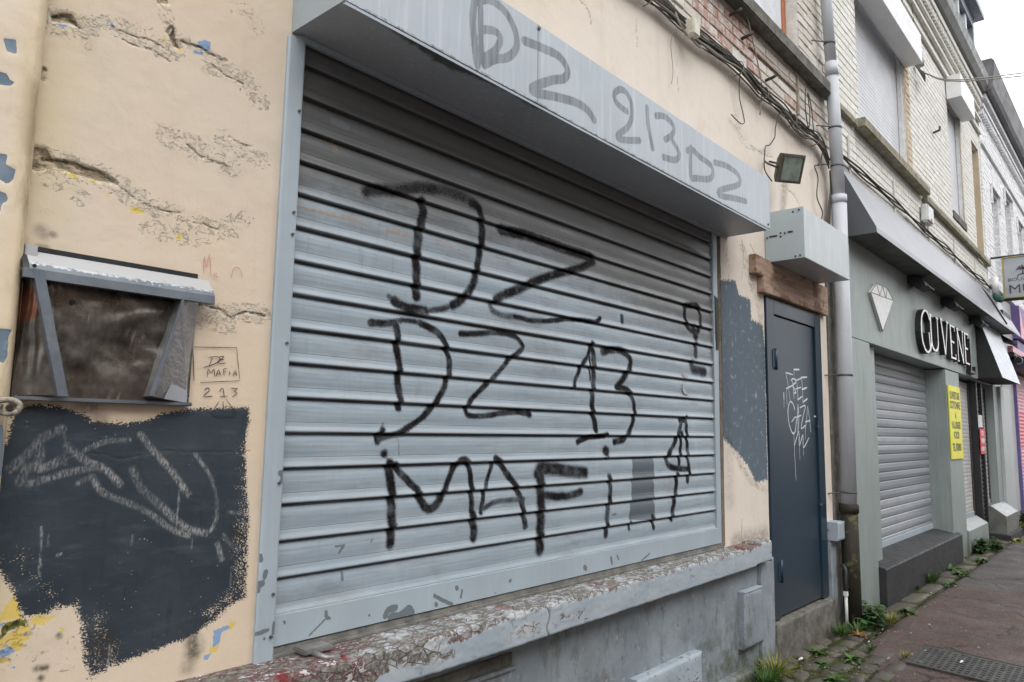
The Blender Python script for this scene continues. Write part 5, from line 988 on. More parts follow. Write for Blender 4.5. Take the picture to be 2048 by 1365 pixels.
m = MB(); m.box(12.464, 15.15, .02, .5, 2.305, 3.2); m.build('side_fascia', green, ib)
pl = simple('charcoal_stone_plinth', (.022, .022, .024), .6, 0, .25, 5, ((.045, .045, .045), .5), .003)
m = MB(); m.prism([(-.12, -.05), (-.12, .30), (-.11, .315), (.12, .36), (.55, .36), (.55, -.05)], 'x', 7.145, 10.45); m.build('shop_plinth', pl, ib)
m = MB(); m.prism([(-.08, -.05), (-.08, .27), (.06, .36), (.5, .36), (.5, -.05)], 'x', 11.10, 12.5); m.build('low_block', green, ib)
st_ = simple('grey_stone_block', (.13, .135, .12), .6, 0, .2, 6, ((.12, .125, .10), .5), .003)
m = MB(); m.prism([(-.24, .08), (-.24, .33), (-.05, .47), (.5, .47), (.5, .08)], 'x', 12.95, 14.14); m.build('side_block', st_, ib)
m = MB(); m.box(12.85, 14.14, -.30, .5, -.05, .078, ch=.004); m.build('door_threshold', pl, ib)
tp = simple('pale_coping', (.27, .28, .285), .45)
m = MB(); m.poly([(11.12, -.081, .274), (12.48, -.081, .274), (12.48, .058, .364), (11.12, .058, .364)]); m.poly([(12.97, -.241, .334), (14.12, -.241, .334), (14.12, -.052, .474), (12.97, -.052, .474)]); split(m, 'coping', tp, ib)

def small_shutter(name, x0, x1, z0, z1, y, pitch, mat, label, group='roller shutters', parts=True, cat='roller shutter', amp=.008):
    t = empty(name, ((x0+x1)/2, y, z0), label, cat, group)
    m = MB(); n = int((z1-z0)/pitch)
    for k in range(n+1):
        a = z0+k*pitch; b = min(a+pitch, z1)
        if b-a < .01: break
        zs = [a, a+pitch*.12, a+pitch*.5, a+pitch*.88, a+pitch*.99]; ys = [y+amp, y, y-amp*.45, y, y+amp]
        for j in range(4):
            if zs[j+1] > z1+1e-6: break
            m.quad((x0, ys[j], zs[j]), (x1, ys[j], zs[j]), (x1, ys[j+1], zs[j+1]), (x0, ys[j+1], zs[j+1]))
        m.quad((x0, y+amp, a+pitch*.99), (x1, y+amp, a+pitch*.99), (x1, y+amp, a+pitch), (x0, y+amp, a+pitch))
    m.build('curtain', mat, t, fixn=False)
    if parts:
        m = MB(); m.box(x0-.05, x0+.015, y-.02, y+.05, z0, z1); m.build('guide', M['guide'], t)
        m = MB(); m.box(x1-.015, x1+.05, y-.02, y+.05, z0, z1); m.build('guide', M['iron'], t)
        m = MB(); m.box(x0+.016, x1-.016, y-.014, y+.012, z0-.001, z0+.06, ch=.003); m.build('bottom_bar', M['guide'], t)
    return t
gsl = G('dull_alu_slats', .5, .1); n = gsl.noise(5, 6, .7, stretch=(1, 1, 3)); x, y, z = gsl.sep(gsl.pos())
rowv = gsl.noise(7.3, 1, .5, stretch=(.02, .02, 1)); c = gsl.mix(gsl.ss(rowv, .42, .58), (.20, .215, .235), (.30, .315, .34)); c = gsl.mix(gsl.mul(gsl.ss(n, .5, .68), .5), c, (.18, .19, .205)); gsl.col(c)
small_shutter('roller_shutter', 7.55, 10.31, .36, 2.33, .17, .092, gsl.m, 'closed grey roller shutter above the charcoal plinth of the sage green shop')
m = MB(); m.box(7.14, 7.50, .0, .03, .34, 2.31); m.build('shopfront_return', green, ib)
psl = simple('pale_slats', (.42, .415, .405), .5, 0, .1, 5)
small_shutter('roller_shutter', 11.10, 12.55, .36, 2.27, .10, .055, psl, 'pale beige fine slatted roller shutter right of the yellow notice', amp=.003)
small_shutter('roller_shutter', 13.05, 13.70, .47, 2.24, .07, .062, psl, 'narrow pale roller shutter between the black door and the end pier', amp=.007)
dr = empty('shop_door', (12.8, .02, .08), 'narrow black shop door with slats and posted papers between two pale shutters', 'door')
m = MB(); m.box(12.58, 12.68, -.01, .08, .08, 2.28, ch=.003); m.box(12.93, 13.0, -.02, .08, .08, 2.28, ch=.003); split(m, 'frame', M['black'], dr)
m = MB()
for k in range(34): m.prism([(.03, .10+k*.063), (.012, .10+k*.063+.012), (.03, .10+k*.063+.056)], 'x', 12.685, 12.925)
m.build('grille', simple('dark_slats', (.05, .052, .055), .5), dr)
m = MB(); m.box(12.60, 12.97, -.016, -.012, 1.62, 1.80); o = m.build('posted_paper', M['white'], dr)

# text helper: real letter meshes
def text(name, s_, size, loc, mat, parent, ext=.002, sx=1.0, align='CENTER', ry=0, rz=0, bold=0):
    cu = bpy.data.curves.new(name, 'FONT'); cu.body = s_; cu.size = size; cu.extrude = ext; cu.align_x = align; cu.align_y = 'CENTER'; cu.offset = bold
    o = bpy.data.objects.new(name, cu); S.collection.objects.link(o)
    dg = bpy.context.evaluated_depsgraph_get(); me = bpy.data.meshes.new_from_object(o.evaluated_get(dg)); bpy.data.objects.remove(o)
    Mx = Matrix.Translation(loc) @ Matrix.Rotation(rz, 4, 'Z') @ Matrix.Rotation(R(90), 4, 'X') @ Matrix.Diagonal((sx, 1, 1, 1))
    me.transform(Mx); return link(name, me, mat, parent)
yn = empty('yellow_notice', (10.7, -.065, 1.2), 'tall yellow notice board with faded black lettering on the sage green pier', 'sign')
ymat = simple('yellow_board', (.72, .68, .06), .5, 0, .06, 4)
m = MB(); m.box(10.33, 11.02, -.078, -.064, 1.20, 2.11, ch=.002); m.build('board', ymat, yn)
yt = simple('faded_black_print', (.14, .13, .06), .6)
for s_, z, sz, sx in (('OUVERTURE', 1.985, .13, .80), ('COTONNE', 1.865, .13, .92), ('à', 1.74, .10, 1), ('V.A.LORGES', 1.615, .12, .80), ('FOOD', 1.49, .12, .95), ('TEL 0780801', 1.34, .13, .76)):
    text('print', s_, sz, (10.67, -.0785, z), yt, yn, .0008, sx, bold=.004)
rn_ = empty('red_notice', (12.78, -.03, 1.23), 'red and white notice taped to the black shop door', 'sign')
m = MB(); m.box(12.60, 12.98, -.030, -.022, 1.23, 1.60); m.build('sheet', simple('red_sheet', (.55, .04, .045), .5), rn_)
for s_, z in (('RDV', 1.53), ('INFORME', 1.42), ('AVANT', 1.30)): text('print', s_, .10, (12.79, -.0305, z), M['white'], rn_, .0008, .62 if len(s_) > 5 else .95, bold=.003)
pp = empty('white_notice', (11.5, .08, 1.45), 'white paper notice taped to the pale beige shutter', 'paper')
m = MB(); m.box(11.35, 11.68, .084, .088, 1.45, 1.74); m.build('sheet', M['white'], pp)
m = MB()
for k in range(9): m.box(11.38, 11.65-.05*(k % 3), .0825, .0836, 1.70-k*.026, 1.708-k*.026)
m.build('printed_lines', simple('pink_print', (.45, .28, .30), .6), pp)

# canopy over the shop: sloped grey fascia, flat soffit, lip at the front
cn = empty('shop_canopy', (10.5, 0, 3.2), 'grey metal shop canopy with sloped front and dark flat soffit over the sage green shop', 'canopy')
can = mat_greypaint('canopy_metal', (.225, .23, .25), .38, .25)
def canprof(x, yl): return [(-.012, 3.86), (yl, 3.30), (yl-.012, 3.205), (-.064, 3.215)]
m = MB(); i = 0
for a, b in zip(np.linspace(6.60, 13.55, 15)[:-1], np.linspace(6.60, 13.55, 15)[1:]):
    ya = -.30; 
    m.quad((a, -.014, 3.86), (b, -.014, 3.86), (b, ya, 3.24), (a, ya, 3.24)); m.quad((a, ya, 3.24), (b, ya, 3.24), (b, ya-.004, 3.19), (a, ya-.004, 3.19))
m.build('fascia', can, cn, fixn=False)
m = MB(); m.quad((6.60, -.303, 3.19), (14.6, -.303, 3.19), (14.6, .05, 3.19), (6.60, .05, 3.19)); m.build('soffit', simple('canopy_soffit', (.085, .09, .085), .6, 0, .1, 2), cn, fixn=False)
m = MB(); m.poly([(6.60, -.014, 3.858), (6.60, -.30, 3.24), (6.60, -.304, 3.19), (6.60, -.014, 3.19)]); m.build('end_panel', simple('canopy_end', (.085, .09, .10), .5, 0, .1, 2), cn, fixn=False)
m = MB(); m.quad((13.55, -.014, 3.88), (15.2, -.014, 3.88), (15.2, -.30, 3.24), (13.55, -.30, 3.24)); m.quad((13.55, -.30, 3.24), (15.2, -.30, 3.24), (15.2, -.303, 3.20), (13.55, -.303, 3.20)); m.build('fascia_extension', can, cn, fixn=False)
m = MB(); m.tube(smooth_path([(13.5, -.02, 3.84), (13.6, -.14, 3.62), (13.66, -.31, 3.24)], 4), .012, 6); m.build('dark_seam', M['black'], cn)
lc = empty('door_canopy', (13.3, 0, 2.3), 'small dark sided sloped canopy dropping over the black shop door', 'canopy')
m = MB(); m.poly([(12.50, -.064, 3.18), (12.50, -.12, 3.18), (12.50, -.36, 2.33), (12.50, -.064, 2.33)]); m.build('dark_side', M['black'], lc, fixn=False)
m = MB(); m.quad((12.50, -.12, 3.18), (14.3, -.12, 3.18), (14.3, -.36, 2.33), (12.50, -.36, 2.33)); m.build('sloped_face', simple('pale_sloped_face', (.47, .50, .54), .4), lc, fixn=False)
m = MB(); m.quad((12.50, -.357, 2.333), (14.3, -.357, 2.333), (14.3, .02, 2.333), (12.50, .02, 2.333)); m.build('underside', M['iron'], lc, fixn=False)
spots = ['black spotlight under the canopy nearest the diamond emblem', 'black spotlight under the canopy above the first sign letters', 'black spotlight under the canopy above the last sign letters']
for k, x in enumerate((8.75, 10.35, 12.15)):
    t = empty('spotlight', (x, -.12, 3.18), spots[k], 'spotlight', 'spotlights under the canopy')
    m = MB(); m.prism([(-.06, 3.185), (-.06, 3.11), (-.16, 3.03), (-.24, 3.06), (-.20, 3.15), (-.12, 3.185)], 'x', x-.13, x+.13); m.build('body', M['black'], t)
    m = MB(); m.box(x-.14, x+.14, -.265, -.245, 3.045, 3.062, ch=.003); m.build('front_rim', M['clamp'], t)
m = MB(); m.prism([(-.10, 3.20), (-.27, 3.07), (-.25, 3.04), (-.08, 3.10)], 'x', 14.6, 15.1); tag(m.build('spotlight', M['black']), 'black spotlight at the far end of the canopy, beside the pink shop', 'spotlight', 'spotlights under the canopy')
# diamond emblem
dia = empty('diamond_emblem', (7.6, -.07, 2.5), 'white cut diamond emblem on the sage green fascia left of the letters', 'emblem')
A = [(7.16, 2.78), (7.36, 2.895), (7.72, 2.905), (7.93, 2.815), (7.50, 2.455)]
m = MB(); m.prism(A, 'y', -.085, -.064); m.build('plate', simple('emblem_white', (.66, .66, .65), .45, 0, .06, 20, ((.45, .45, .45), .3)), dia)
m = MB()
for a, b in (((7.16, 2.78), (7.93, 2.815)), ((7.16, 2.78), (7.36, 2.895)), ((7.36, 2.895), (7.45, 2.79)), ((7.45, 2.79), (7.55, 2.90)), ((7.55, 2.90), (7.66, 2.80)), ((7.66, 2.80), (7.72, 2.905)), ((7.72, 2.905), (7.93, 2.815)), ((7.36, 2.895), (7.72, 2.905)), ((7.93, 2.815), (7.50, 2.455)), ((7.16, 2.78), (7.50, 2.455))):
    m.tube([(a[0], -.0855, a[1]), (b[0], -.0855, b[1])], .0035, 5)
m.build('facet_lines', simple('facet_grey', (.22, .22, .22), .6), dia)
# shop name: channel letters, thick/thin serif strokes
sg = empty('shop_letters', (10.4, -.07, 2.4), 'white faced black sided serif channel letters spelling QUVENEL with an unlit last letter', 'shop sign')
wf_ = simple('letter_white', (.80, .80, .79), .4, 0, .04); dk_ = M['black']; un = simple('unlit_letter', (.13, .10, .10), .4)
def letter(name, segs, mface, x0, w, z0, h):
    m = MB(); f = MB()
    for (u0, v0, u1, v1, t) in segs:
        a = Vector((x0+u0*w, 0, z0+v0*h)); b = Vector((x0+u1*w, 0, z0+v1*h)); d = (b-a).normalized(); nrm = Vector((-d.z, 0, d.x))*t
        q = [a-nrm, b-nrm, b+nrm, a+nrm]
        m.prism([(p.x, p.z) for p in q], 'y', -.118+random.uniform(0, .0012), -.062)
        q = [a-nrm*.85, b-nrm*.85, b+nrm*.85, a+nrm*.85]; yy = -.1215+random.uniform(-.0012, .0012); f.poly([(p.x, yy, p.z) for p in q])
    o = m.build(name, dk_, sg); f.build('lit_face', mface, o, fixn=False)
def arc(cx, cz, rx, rz, a0, a1, t, n=10, thin=.4):
    o = []
    for k in range(n):
        p = R(a0+(a1-a0)*k/n); q = R(a0+(a1-a0)*(k+1)/n); tt = t*(thin+(1-thin)*abs(math.cos((p+q)/2)))
        o.append((cx+rx*math.cos(p), cz+rz*math.sin(p), cx+rx*math.cos(q+.03), cz+rz*math.sin(q+.03), tt))
    return o
T = .027
letter('letter_q', arc(.5, .5, .46, .50, 40, 330, T, 16)+[(.72, .50, .80, .05, T*.8)], wf_, 8.86, .52, 2.40, .47)
letter('letter_u', [(.12, .98, .12, .30, T), (.88, .98, .88, .30, T*.7)]+arc(.5, .30, .38, .27, 180, 360, T, 8)+[(0, .98, .26, .98, .010), (.74, .98, 1, .98, .010)], wf_, 9.28, .46, 2.44, .42)
letter('letter_v', [(.08, 1, .50, .02, T*1.1), (.92, 1, .52, .02, T*.6), (-.02, 1, .26, 1, .010), (.78, 1, 1.04, 1, .010)], wf_, 9.84, .42, 2.45, .42)
letter('letter_e', [(.15, 1, .15, .0, T*1.1), (.1, .99, .85, .99, .013), (.1, .5, .7, .5, .013), (.1, .01, .9, .01, .013), (.85, 1.02, .85, .86, .012), (.9, -.01, .9, .16, .012)], wf_, 10.34, .36, 2.45, .41)
letter('letter_n', [(.12, 1, .12, .0, T*.6), (.88, 1, .88, .0, T*.6), (.10, 1, .88, .0, T*1.1), (0, .99, .22, .99, .01), (.76, .99, 1, .99, .01), (0, .01, .26, .01, .01)], wf_, 10.76, .44, 2.44, .42)
letter('letter_e', [(.15, 1, .15, .0, T*1.1), (.1, .99, .85, .99, .013), (.1, .5, .7, .5, .013), (.1, .01, .9, .01, .013), (.85, 1.02, .85, .86, .012)], wf_, 11.24, .34, 2.45, .41)
letter('letter_l', [(.15, 1, .15, .0, T*1.2), (.0, .99, .34, .99, .012), (.0, .01, .9, .01, .02), (.88, 0, .88, .2, .014)], un, 11.60, .42, 2.36, .47)

# first floor roller blinds with white boxes
def up_shutter(x0, x1, z0, z1, bx0, bx1, bz0, bz1, dep, label):
    t = small_shutter('window_shutter', x0, x1, z0, z1, .07, .045, simple('white_slats', (.56, .57, .60), .5, 0, .06, 3), label, 'upstairs window shutters', False, 'window shutter', .003)
    m = MB(); m.box(bx0, bx1, -dep, -.014, bz0, bz1, ch=.004); m.build('shutter_hood', simple('white_hood', (.66, .66, .66), .45, 0, .06, 3, ((.5, .5, .5), .3)), t)
    m = MB(); m.box(x1-.03, x1+.0, .02, .065, z0, z1); m.box(x0, x0+.03, .02, .065, z0, z1); split(m, 'side_rail', M['white'], t); return t
up_shutter(7.32, 9.17, 4.46, 6.2, 7.30, 9.22, 5.80, 6.15, .20, 'wide white slatted window shutter with long white hood on the ivory brick storey')
up_shutter(11.66, 12.60, 4.66, 6.35, 11.60, 12.64, 6.28, 6.62, .20, 'narrow white slatted window shutter with short white hood, farther along the ivory brick storey')
# small things on the facade
t = empty('alarm_box', (9.8, -.03, 4.1), 'small white alarm box on the ivory brick above the canopy', 'alarm box')
m = MB(); m.box(9.62, 9.92, -.10, -.014, 4.02, 4.24, ch=.02); m.build('case', M['white'], t); m = MB(); m.box(9.74, 9.80, -.106, -.101, 4.03, 4.07); m.build('red_mark', M['redink'], t)
t = empty('canopy_cable', (10, -.03, 3.9), 'black cable clipped along the ivory wall on top of the shop canopy', 'cable')
m = MB()
for k in range(3):
    pts = [(x, -.03-.01*k, 3.93+.012*math.sin(x*2.3+k)+.012*math.sin(x*5+k*2)+.01*k) for x in np.arange(6.5, 14.6, .3)]; m.tube(smooth_path(pts, 2), .009, 5)
m.build('strand', M['cable'], t)
ins = empty('cable_insulator', (9.7, -.06, 5.95), 'grey insulator with coiled wires on the ivory brick beside the wide shutter hood', 'insulator')
m = MB(); m.tube([(9.75, -.07, 6.02), (9.75, -.07, 6.20)], .045, 12); m.build('grey_cap', simple('grey_cap', (.35, .36, .40), .5), ins)
m = MB()
for k in range(5): m.tube(smooth_path([(9.55+.05*k, -.04, 6.0), (9.6+.04*k, -.10, 5.86+.02*k), (9.78, -.11, 5.82+.02*k), (9.95, -.06, 5.98), (9.8, -.04, 6.05)], 4), .007, 5)
m.tube(smooth_path([(9.62, -.04, 6.8), (9.66, -.04, 6.5), (9.70, -.04, 6.2), (9.7, -.05, 6.05)], 4), .008, 5)
m.build('coiled_wires', M['cable'], ins)
oc = MB(); 
for d in (0, .10): oc.tube(smooth_path([(9.95, -.08, 6.0), (10.9, -.6, 6.12+d*.3), (13, -3.4, 6.6+d), (16, -7.4, 7.9+d*1.3)], 6), .008, 5)
tag(oc.build('overhead_wires', M['cablel']), 'pair of thin overhead wires leaving the ivory facade across the white sky', 'wires')
m = MB(); m.tube([(10.6, -.01, 5.45), (10.6, -.09, 5.47), (10.6, -.09, 5.52)], .014, 6); tag(m.build('wall_bracket', M['iron']), 'small rusty iron bracket on the ivory brick between the two white shutters', 'bracket')

# ================================================================ WHITE BRICK BUILDING
wb = empty('white_brick_building', (18, 0, 0), 'whitewashed brick building with narrow windows and grey roof edge beyond the ivory one', 'building')
wmat = mat_brick('whitewashed_brick', (.72, .72, .73), (.80, .80, .80), .2, (.55, .54, .53), .4)
wj = simple('white_joint', (.64, .64, .65), .9, 0, .25, 20)
WO = [(15.15, 15.85, 4.25, 5.85), (16.75, 17.55, 4.25, 6.2), (18.4, 19.1, 4.25, 6.0), (20.0, 20.8, 4.25, 6.4)]
bricks('brick_facade', wmat, wb, 14.26, 24, 3.3, 7.3, -.01, WO, seed=23, miss=.004, depth=.007)
backing('facade_joints', wj, wb, 14.26, 24, 2.9, 7.6, -.009, .25, WO)
for (a, b, c, d) in WO:
    m = MB(); m.box(a, b, .10, .12, c, d); fr = m.build('window', simple('dark_glass', (.05, .055, .07), .12), wb)
    m = MB(); m.box(a, a+.05, .06, .099, c, d); m.box(b-.05, b, .06, .099, c, d); m.box(a+.05, b-.05, .06, .099, (c+d)/2-.03, (c+d)/2+.03); split(m, 'frame', M['white'], fr)
    m = MB(); m.box(a-.08, b+.08, -.06, -.022, d+.05, d+.12, ch=.005); m.box(a-.1, a-.06, -.05, -.022, d-.25, d+.05); m.box(b+.06, b+.10, -.05, -.022, d-.25, d+.05); m.build('hood_mould', wj, wb)
m = MB(); m.box(14.28, 24, -.08, -.02, 4.0, 4.10, ch=.006); m.build('string_course', wj, wb)
for (z0, z1, y) in ((6.45, 6.52, -.055), (7.10, 7.17, -.10), (7.24, 7.33, -.14)):
    m = MB(); m.box(14.27, 24, y, -.018, z0, z1, ch=.005); m.build('cornice_band', wj, wb)
m = MB(); x = 14.3
while x < 24: m.box(x, x+.07, -.085, -.017, 6.99, 7.09); x += .14
split(m, 'dentil', wj, wb)
m = MB(); m.prism([(-.012, 7.34), (-.22, 7.36), (-.26, 7.42), (-.30, 7.85), (-.26, 7.90), (.3, 7.90), (.3, 7.34)], 'x', 14.215, 24.2); m.build('roof_edge', simple('weathered_fascia', (.17, .165, .17), .8, 0, .25, 3, ((.26, .25, .25), .7), .01, stretch=(.4, 1, 1)), wb)
m = MB(); m.box(14.26, 24.2, .31, 8, -.1, 7.88); m.build('inner_block', wj, wb)
m = MB(); m.box(15.16, 16.5, .0, .24, -.1, 2.9); m.build('ground_floor_wall', mat_greypaint('grey_render', (.38, .38, .39), .6, .1), wb)
vp = empty('vent_pipe', (14.3, -.1, 3.7), 'short white plastic vent pipe with green cap where the ivory and white buildings meet', 'pipe')
m = MB(); m.tube([(14.30, -.10, 3.85), (14.30, -.10, 4.12)], .055, 12); m.build('tube', M['white'], vp)
m = MB(); m.tube(smooth_path([(14.30, -.10, 3.85), (14.32, -.12, 3.78), (14.40, -.16, 3.76)], 3), .058, 12); m.build('green_cap', simple('green_plastic', (.05, .12, .09), .5), vp)
vb = MB(); vb.box(14.2, 15.0, -.20, -.02, 3.42, 3.56, ch=.005); tag(vb.build('junction_trunking', M['black']), 'black trunking box under the hanging sign', 'box')

# hanging sign
hs_ = empty('hanging_sign', (14.6, -.5, 4.1), 'grey lightbox sign with yellow edge reading MUL hanging from a black bracket over the pavement', 'hanging sign')
m = MB(); m.box(14.56, 14.66, -1.05, -.20, 3.81, 4.48, ch=.004); m.build('light_box', simple('sign_grey', (.36, .38, .41), .5, 0, .08, 4, ((.2, .2, .12), .4)), hs_)
m = MB(); m.box(14.545, 14.675, -.20, -.175, 3.80, 4.49); m.box(14.545, 14.675, -1.06, -.2, 4.482, 4.497); m.box(14.545, 14.675, -1.06, -.2, 3.793, 3.808); m.box(14.545, 14.675, -1.085, -1.06, 3.80, 4.49); m.build('yellow_edge', simple('sign_edge', (.36, .30, .11), .5, 0, .2, 12), hs_)
m = MB(); m.box(14.59, 14.63, -1.1, .02, 4.50, 4.53); m.box(14.59, 14.63, -1.1, .02, 3.755, 3.79); split(m, 'bracket', M['black'], hs_)
sgt = simple('sign_print', (.055, .05, .06), .5)
def sidetext(s_, size, y, z, sx=1, bold=.0):
    cu = bpy.data.curves.new('print', 'FONT'); cu.body = s_; cu.size = size; cu.extrude = .001; cu.offset = bold
    o = bpy.data.objects.new('print', cu); S.collection.objects.link(o); dg = bpy.context.evaluated_depsgraph_get()
    me = bpy.data.meshes.new_from_object(o.evaluated_get(dg)); bpy.data.objects.remove(o)
    me.transform(Matrix.Translation((14.5585, y, z)) @ Matrix.Rotation(R(-90), 4, 'Z') @ Matrix.Rotation(R(90), 4, 'X') @ Matrix.Diagonal((sx, 1, 1, 1))); link('print', me, sgt, hs_)
sidetext('MUL', .21, -.245, 3.87, 1.15, 0); sidetext('BOUCH', .075, -.245, 4.075, 1.3)
m = MB(); c0 = (14.556, -.47, 4.20)
for a in (20, 60, 100, 140, 175): m.tube([(14.556, -.47, 4.27), (14.556, -.47-.07*math.cos(R(a)), 4.27+.07*math.sin(R(a))), (14.556, -.47-.10*math.cos(R(a)), 4.25+.05*math.sin(R(a)))], [.012, .010, .004], 6)
m.tube([(14.556, -.47, 4.27), (14.556, -.46, 4.18)], .008, 6); m.tube(smooth_path([(14.556, -.38, 4.13), (14.556, -.41, 4.18), (14.556, -.50, 4.19)], 3), .006, 6); m.build('palm_emblem', sgt, hs_)

# ================================================================ PINK SHOP
pk_ = empty('pink_shop', (18, 0, 0), 'shop with violet and pink fascia at the right edge', 'shopfront')
vio = simple('violet_panel', (.12, .09, .24), .5); pnk = simple('pink_panel', (.70, .33, .40), .5)
m = MB(); m.box(16.52, 24, -.10, .25, 2.95, 3.3); m.box(16.5, 24, -.16, -.02, 3.33, 3.95); m.build('fascia', vio, pk_)
m = MB(); m.prism([(16.51, 3.34), (17.2, 3.34), (16.85, 3.6), (16.52, 3.93)], 'y', -.168, -.161); m.prism([(17.5, 3.34), (18.6, 3.34), (18.1, 3.55)], 'y', -.168, -.161); m.box(15.2, 24, -.18, -.101, 2.96, 3.06); m.build('pink_shape', pnk, pk_)
m = MB(); m.box(15.17, 16.5, -.03, .02, 2.92, 3.98); m.build('grey_side', mat_greypaint('grey_side_panel', (.34, .33, .35), .6, .1), pk_)
m = MB(); m.box(16.42, 16.52, -.05, .2, -.05, 2.94); m.build('violet_post', vio, pk_)
m = MB(); m.box(16.0, 24, -.30, -.04, 2.72, 2.94); m.build('dark_beam', simple('navy_beam', (.03, .03, .05), .5), pk_)
gpk = G('pink_red_slats', .5); x, y, z = gpk.sep(gpk.pos()); st1 = gpk.ma('FRACT', gpk.mul(z, 14.0)); c = gpk.mix(gpk.ss(st1, .45, .55), (.72, .42, .47), (.62, .16, .22))
c = gpk.mix(gpk.mul(gpk.ss(z, 1.25, 1.3), gpk.ss(z, 2.0, 1.95)), c, gpk.mix(gpk.ss(st1, .6, .7), (.62, .05, .08), (.75, .35, .4))); gpk.col(c)
small_shutter('roller_shutter', 16.53, 21.0, .02, 2.72, .03, .0715, gpk.m, 'pink and red striped roller shutter of the shop at the right edge', parts=False, amp=.006)
cc = empty('security_camera', (15.4, -.3, 2.9), 'dark dome security camera with ring on the navy beam of the pink shop', 'camera')
m = MB(); m.box(15.0, 15.6, -.22, -.03, 2.86, 2.93, ch=.01); m.build('mount', M['black'], cc)
m = MB(); m.tube([(15.25, -.24, 2.80), (15.30, -.16, 2.83)], .075, 16); m.build('housing', M['black'], cc)
m = MB()
ring = [(15.245+.06*math.cos(t)*.3, -.25-.0+.06*math.cos(t)*.9, 2.80+.06*math.sin(t)) for t in np.linspace(0, 2*math.pi, 17)]; m.tube(ring, .008, 6); m.build('lens_ring', simple('ring_grey', (.3, .3, .33), .4), cc)

# ================================================================ UNSEEN ROW ACROSS THE STREET, added behind the camera to block low sky
opp = [('added dark red brick house with white lintels, unseen sky blocker across the street', (.22, .12, .09), 7.6), ('added cream rendered house, lower than its neighbours, unseen sky blocker across the street', (.50, .46, .38), 6.7), ('added brown brick house with tall windows, unseen sky blocker across the street', (.20, .15, .11), 8.1), ('added grey rendered house, unseen sky blocker across the street', (.34, .34, .33), 7.3), ('added orange brick house at the far end, unseen sky blocker across the street', (.30, .17, .11), 7.8), ('added whitewashed house at the near end, unseen sky blocker across the street', (.55, .54, .52), 7.2)]
for k, xx in enumerate((-2, 5, 12, 19, 26, -9)):
    lb, colr, hh = opp[k]; t = empty('house', (xx+3.5, -10, 0), lb, 'house', 'added sky blocking houses across the street'); x0, x1 = xx+.02, xx+6.98
    oo = [(x0+.9+q*2.0, x0+1.9+q*2.0, z, z+1.5) for q in range(3) for z in (.9, 4.2)]
    backing('wall', simple('opposite_wall', colr, .85, 0, .2, 3), t, x0, x1, -.1, hh, -10.3, .3, oo)
    for (a, b_, z, z2) in oo: B('window', simple('opposite_glass', (.04, .05, .06), .1), t, (a, b_, -10.2, -10.18, z, z2))
    m = MB(); m.prism([(-9.85, hh), (-9.85, hh+.12), (-13, hh+2.2), (-16, hh)], 'x', x0, x1); m.build('roof', slate, t)
# ================================================================ GRATE, WEEDS, LITTER
gr = empty('drain_cover', (5.75, -.95, 0), 'flat ribbed iron drain cover set in the reddish pavement', 'drain cover')
def quadmap(u, v): 
    a, b, c, d = Vector((5.43, -.68, 0)), Vector((6.02, -.66, 0)), Vector((5.80, -1.9, 0)), Vector((5.21, -1.9, 0)); a.x, d.x = 5.50, 5.30
    return (a.lerp(b, u)).lerp(d.lerp(c, u), v)
m = MB()
def gq(u0, u1, v0, v1, z0, z1):
    q = [quadmap(u0, v0), quadmap(u1, v0), quadmap(u1, v1), quadmap(u0, v1)]; m.prism([(p.x, p.y) for p in q], 'z', z0, z1)
gq(0, 1, 0, 1, -.02, .004)
for i in range(9):
    for j in range(30):
        gq(.06+i*.10+(.02 if j % 2 else 0), .06+i*.10+.06+(.02 if j % 2 else 0), .02+j*.0325, .02+j*.0325+.017, .003, .009)
m.build('ribbed_plate', simple('iron_cover', (.062, .06, .058), .55, .3, .3, 9, ((.11, .10, .09), .5), .002), gr)
m = MB()
gq(-.03, -.005, -.02, 1.02, -.02, .006); gq(1.005, 1.03, -.02, 1.02, -.02, .006); gq(-.004, 1.004, -.025, -.003, -.02, .002); m.build('rim', M['iron'], gr)
leafA = mat_leaf('weed_leaf', (.025, .062, .012), (.062, .125, .022)); leafB = mat_leaf('dark_leaf', (.018, .05, .018), (.05, .105, .035)); leafC = mat_leaf('yellowing_grass', (.11, .15, .025), (.26, .22, .05)); dryl = mat_leaf('dry_leaf', (.30, .13, .05), (.40, .22, .10))
rw = random.Random(21)
def leaf(m, p, d, L, w, bend=.4, n=3):
    side = d.cross(Vector((0, 0, 1))); side = side.normalized() if side.length > .01 else Vector((1, 0, 0)); i = len(m.v); q = Vector(p); dd = d.normalized()
    for k in range(n+1):
        t = k/n; ww = w*math.sin(math.pi*min(.97, .12+t*.86)); m.v.append(tuple(q-side*ww)); m.v.append(tuple(q+Vector((0, 0, -ww*.35)))); m.v.append(tuple(q+side*ww))
        dd = (dd+Vector((0, 0, -bend/n))).normalized(); q = q+dd*L/n
    for k in range(n):
        for s in (0, 1): m.f.append((i+3*k+s, i+3*k+s+1, i+3*k+s+4, i+3*k+s+3)); m.sm.append(True)
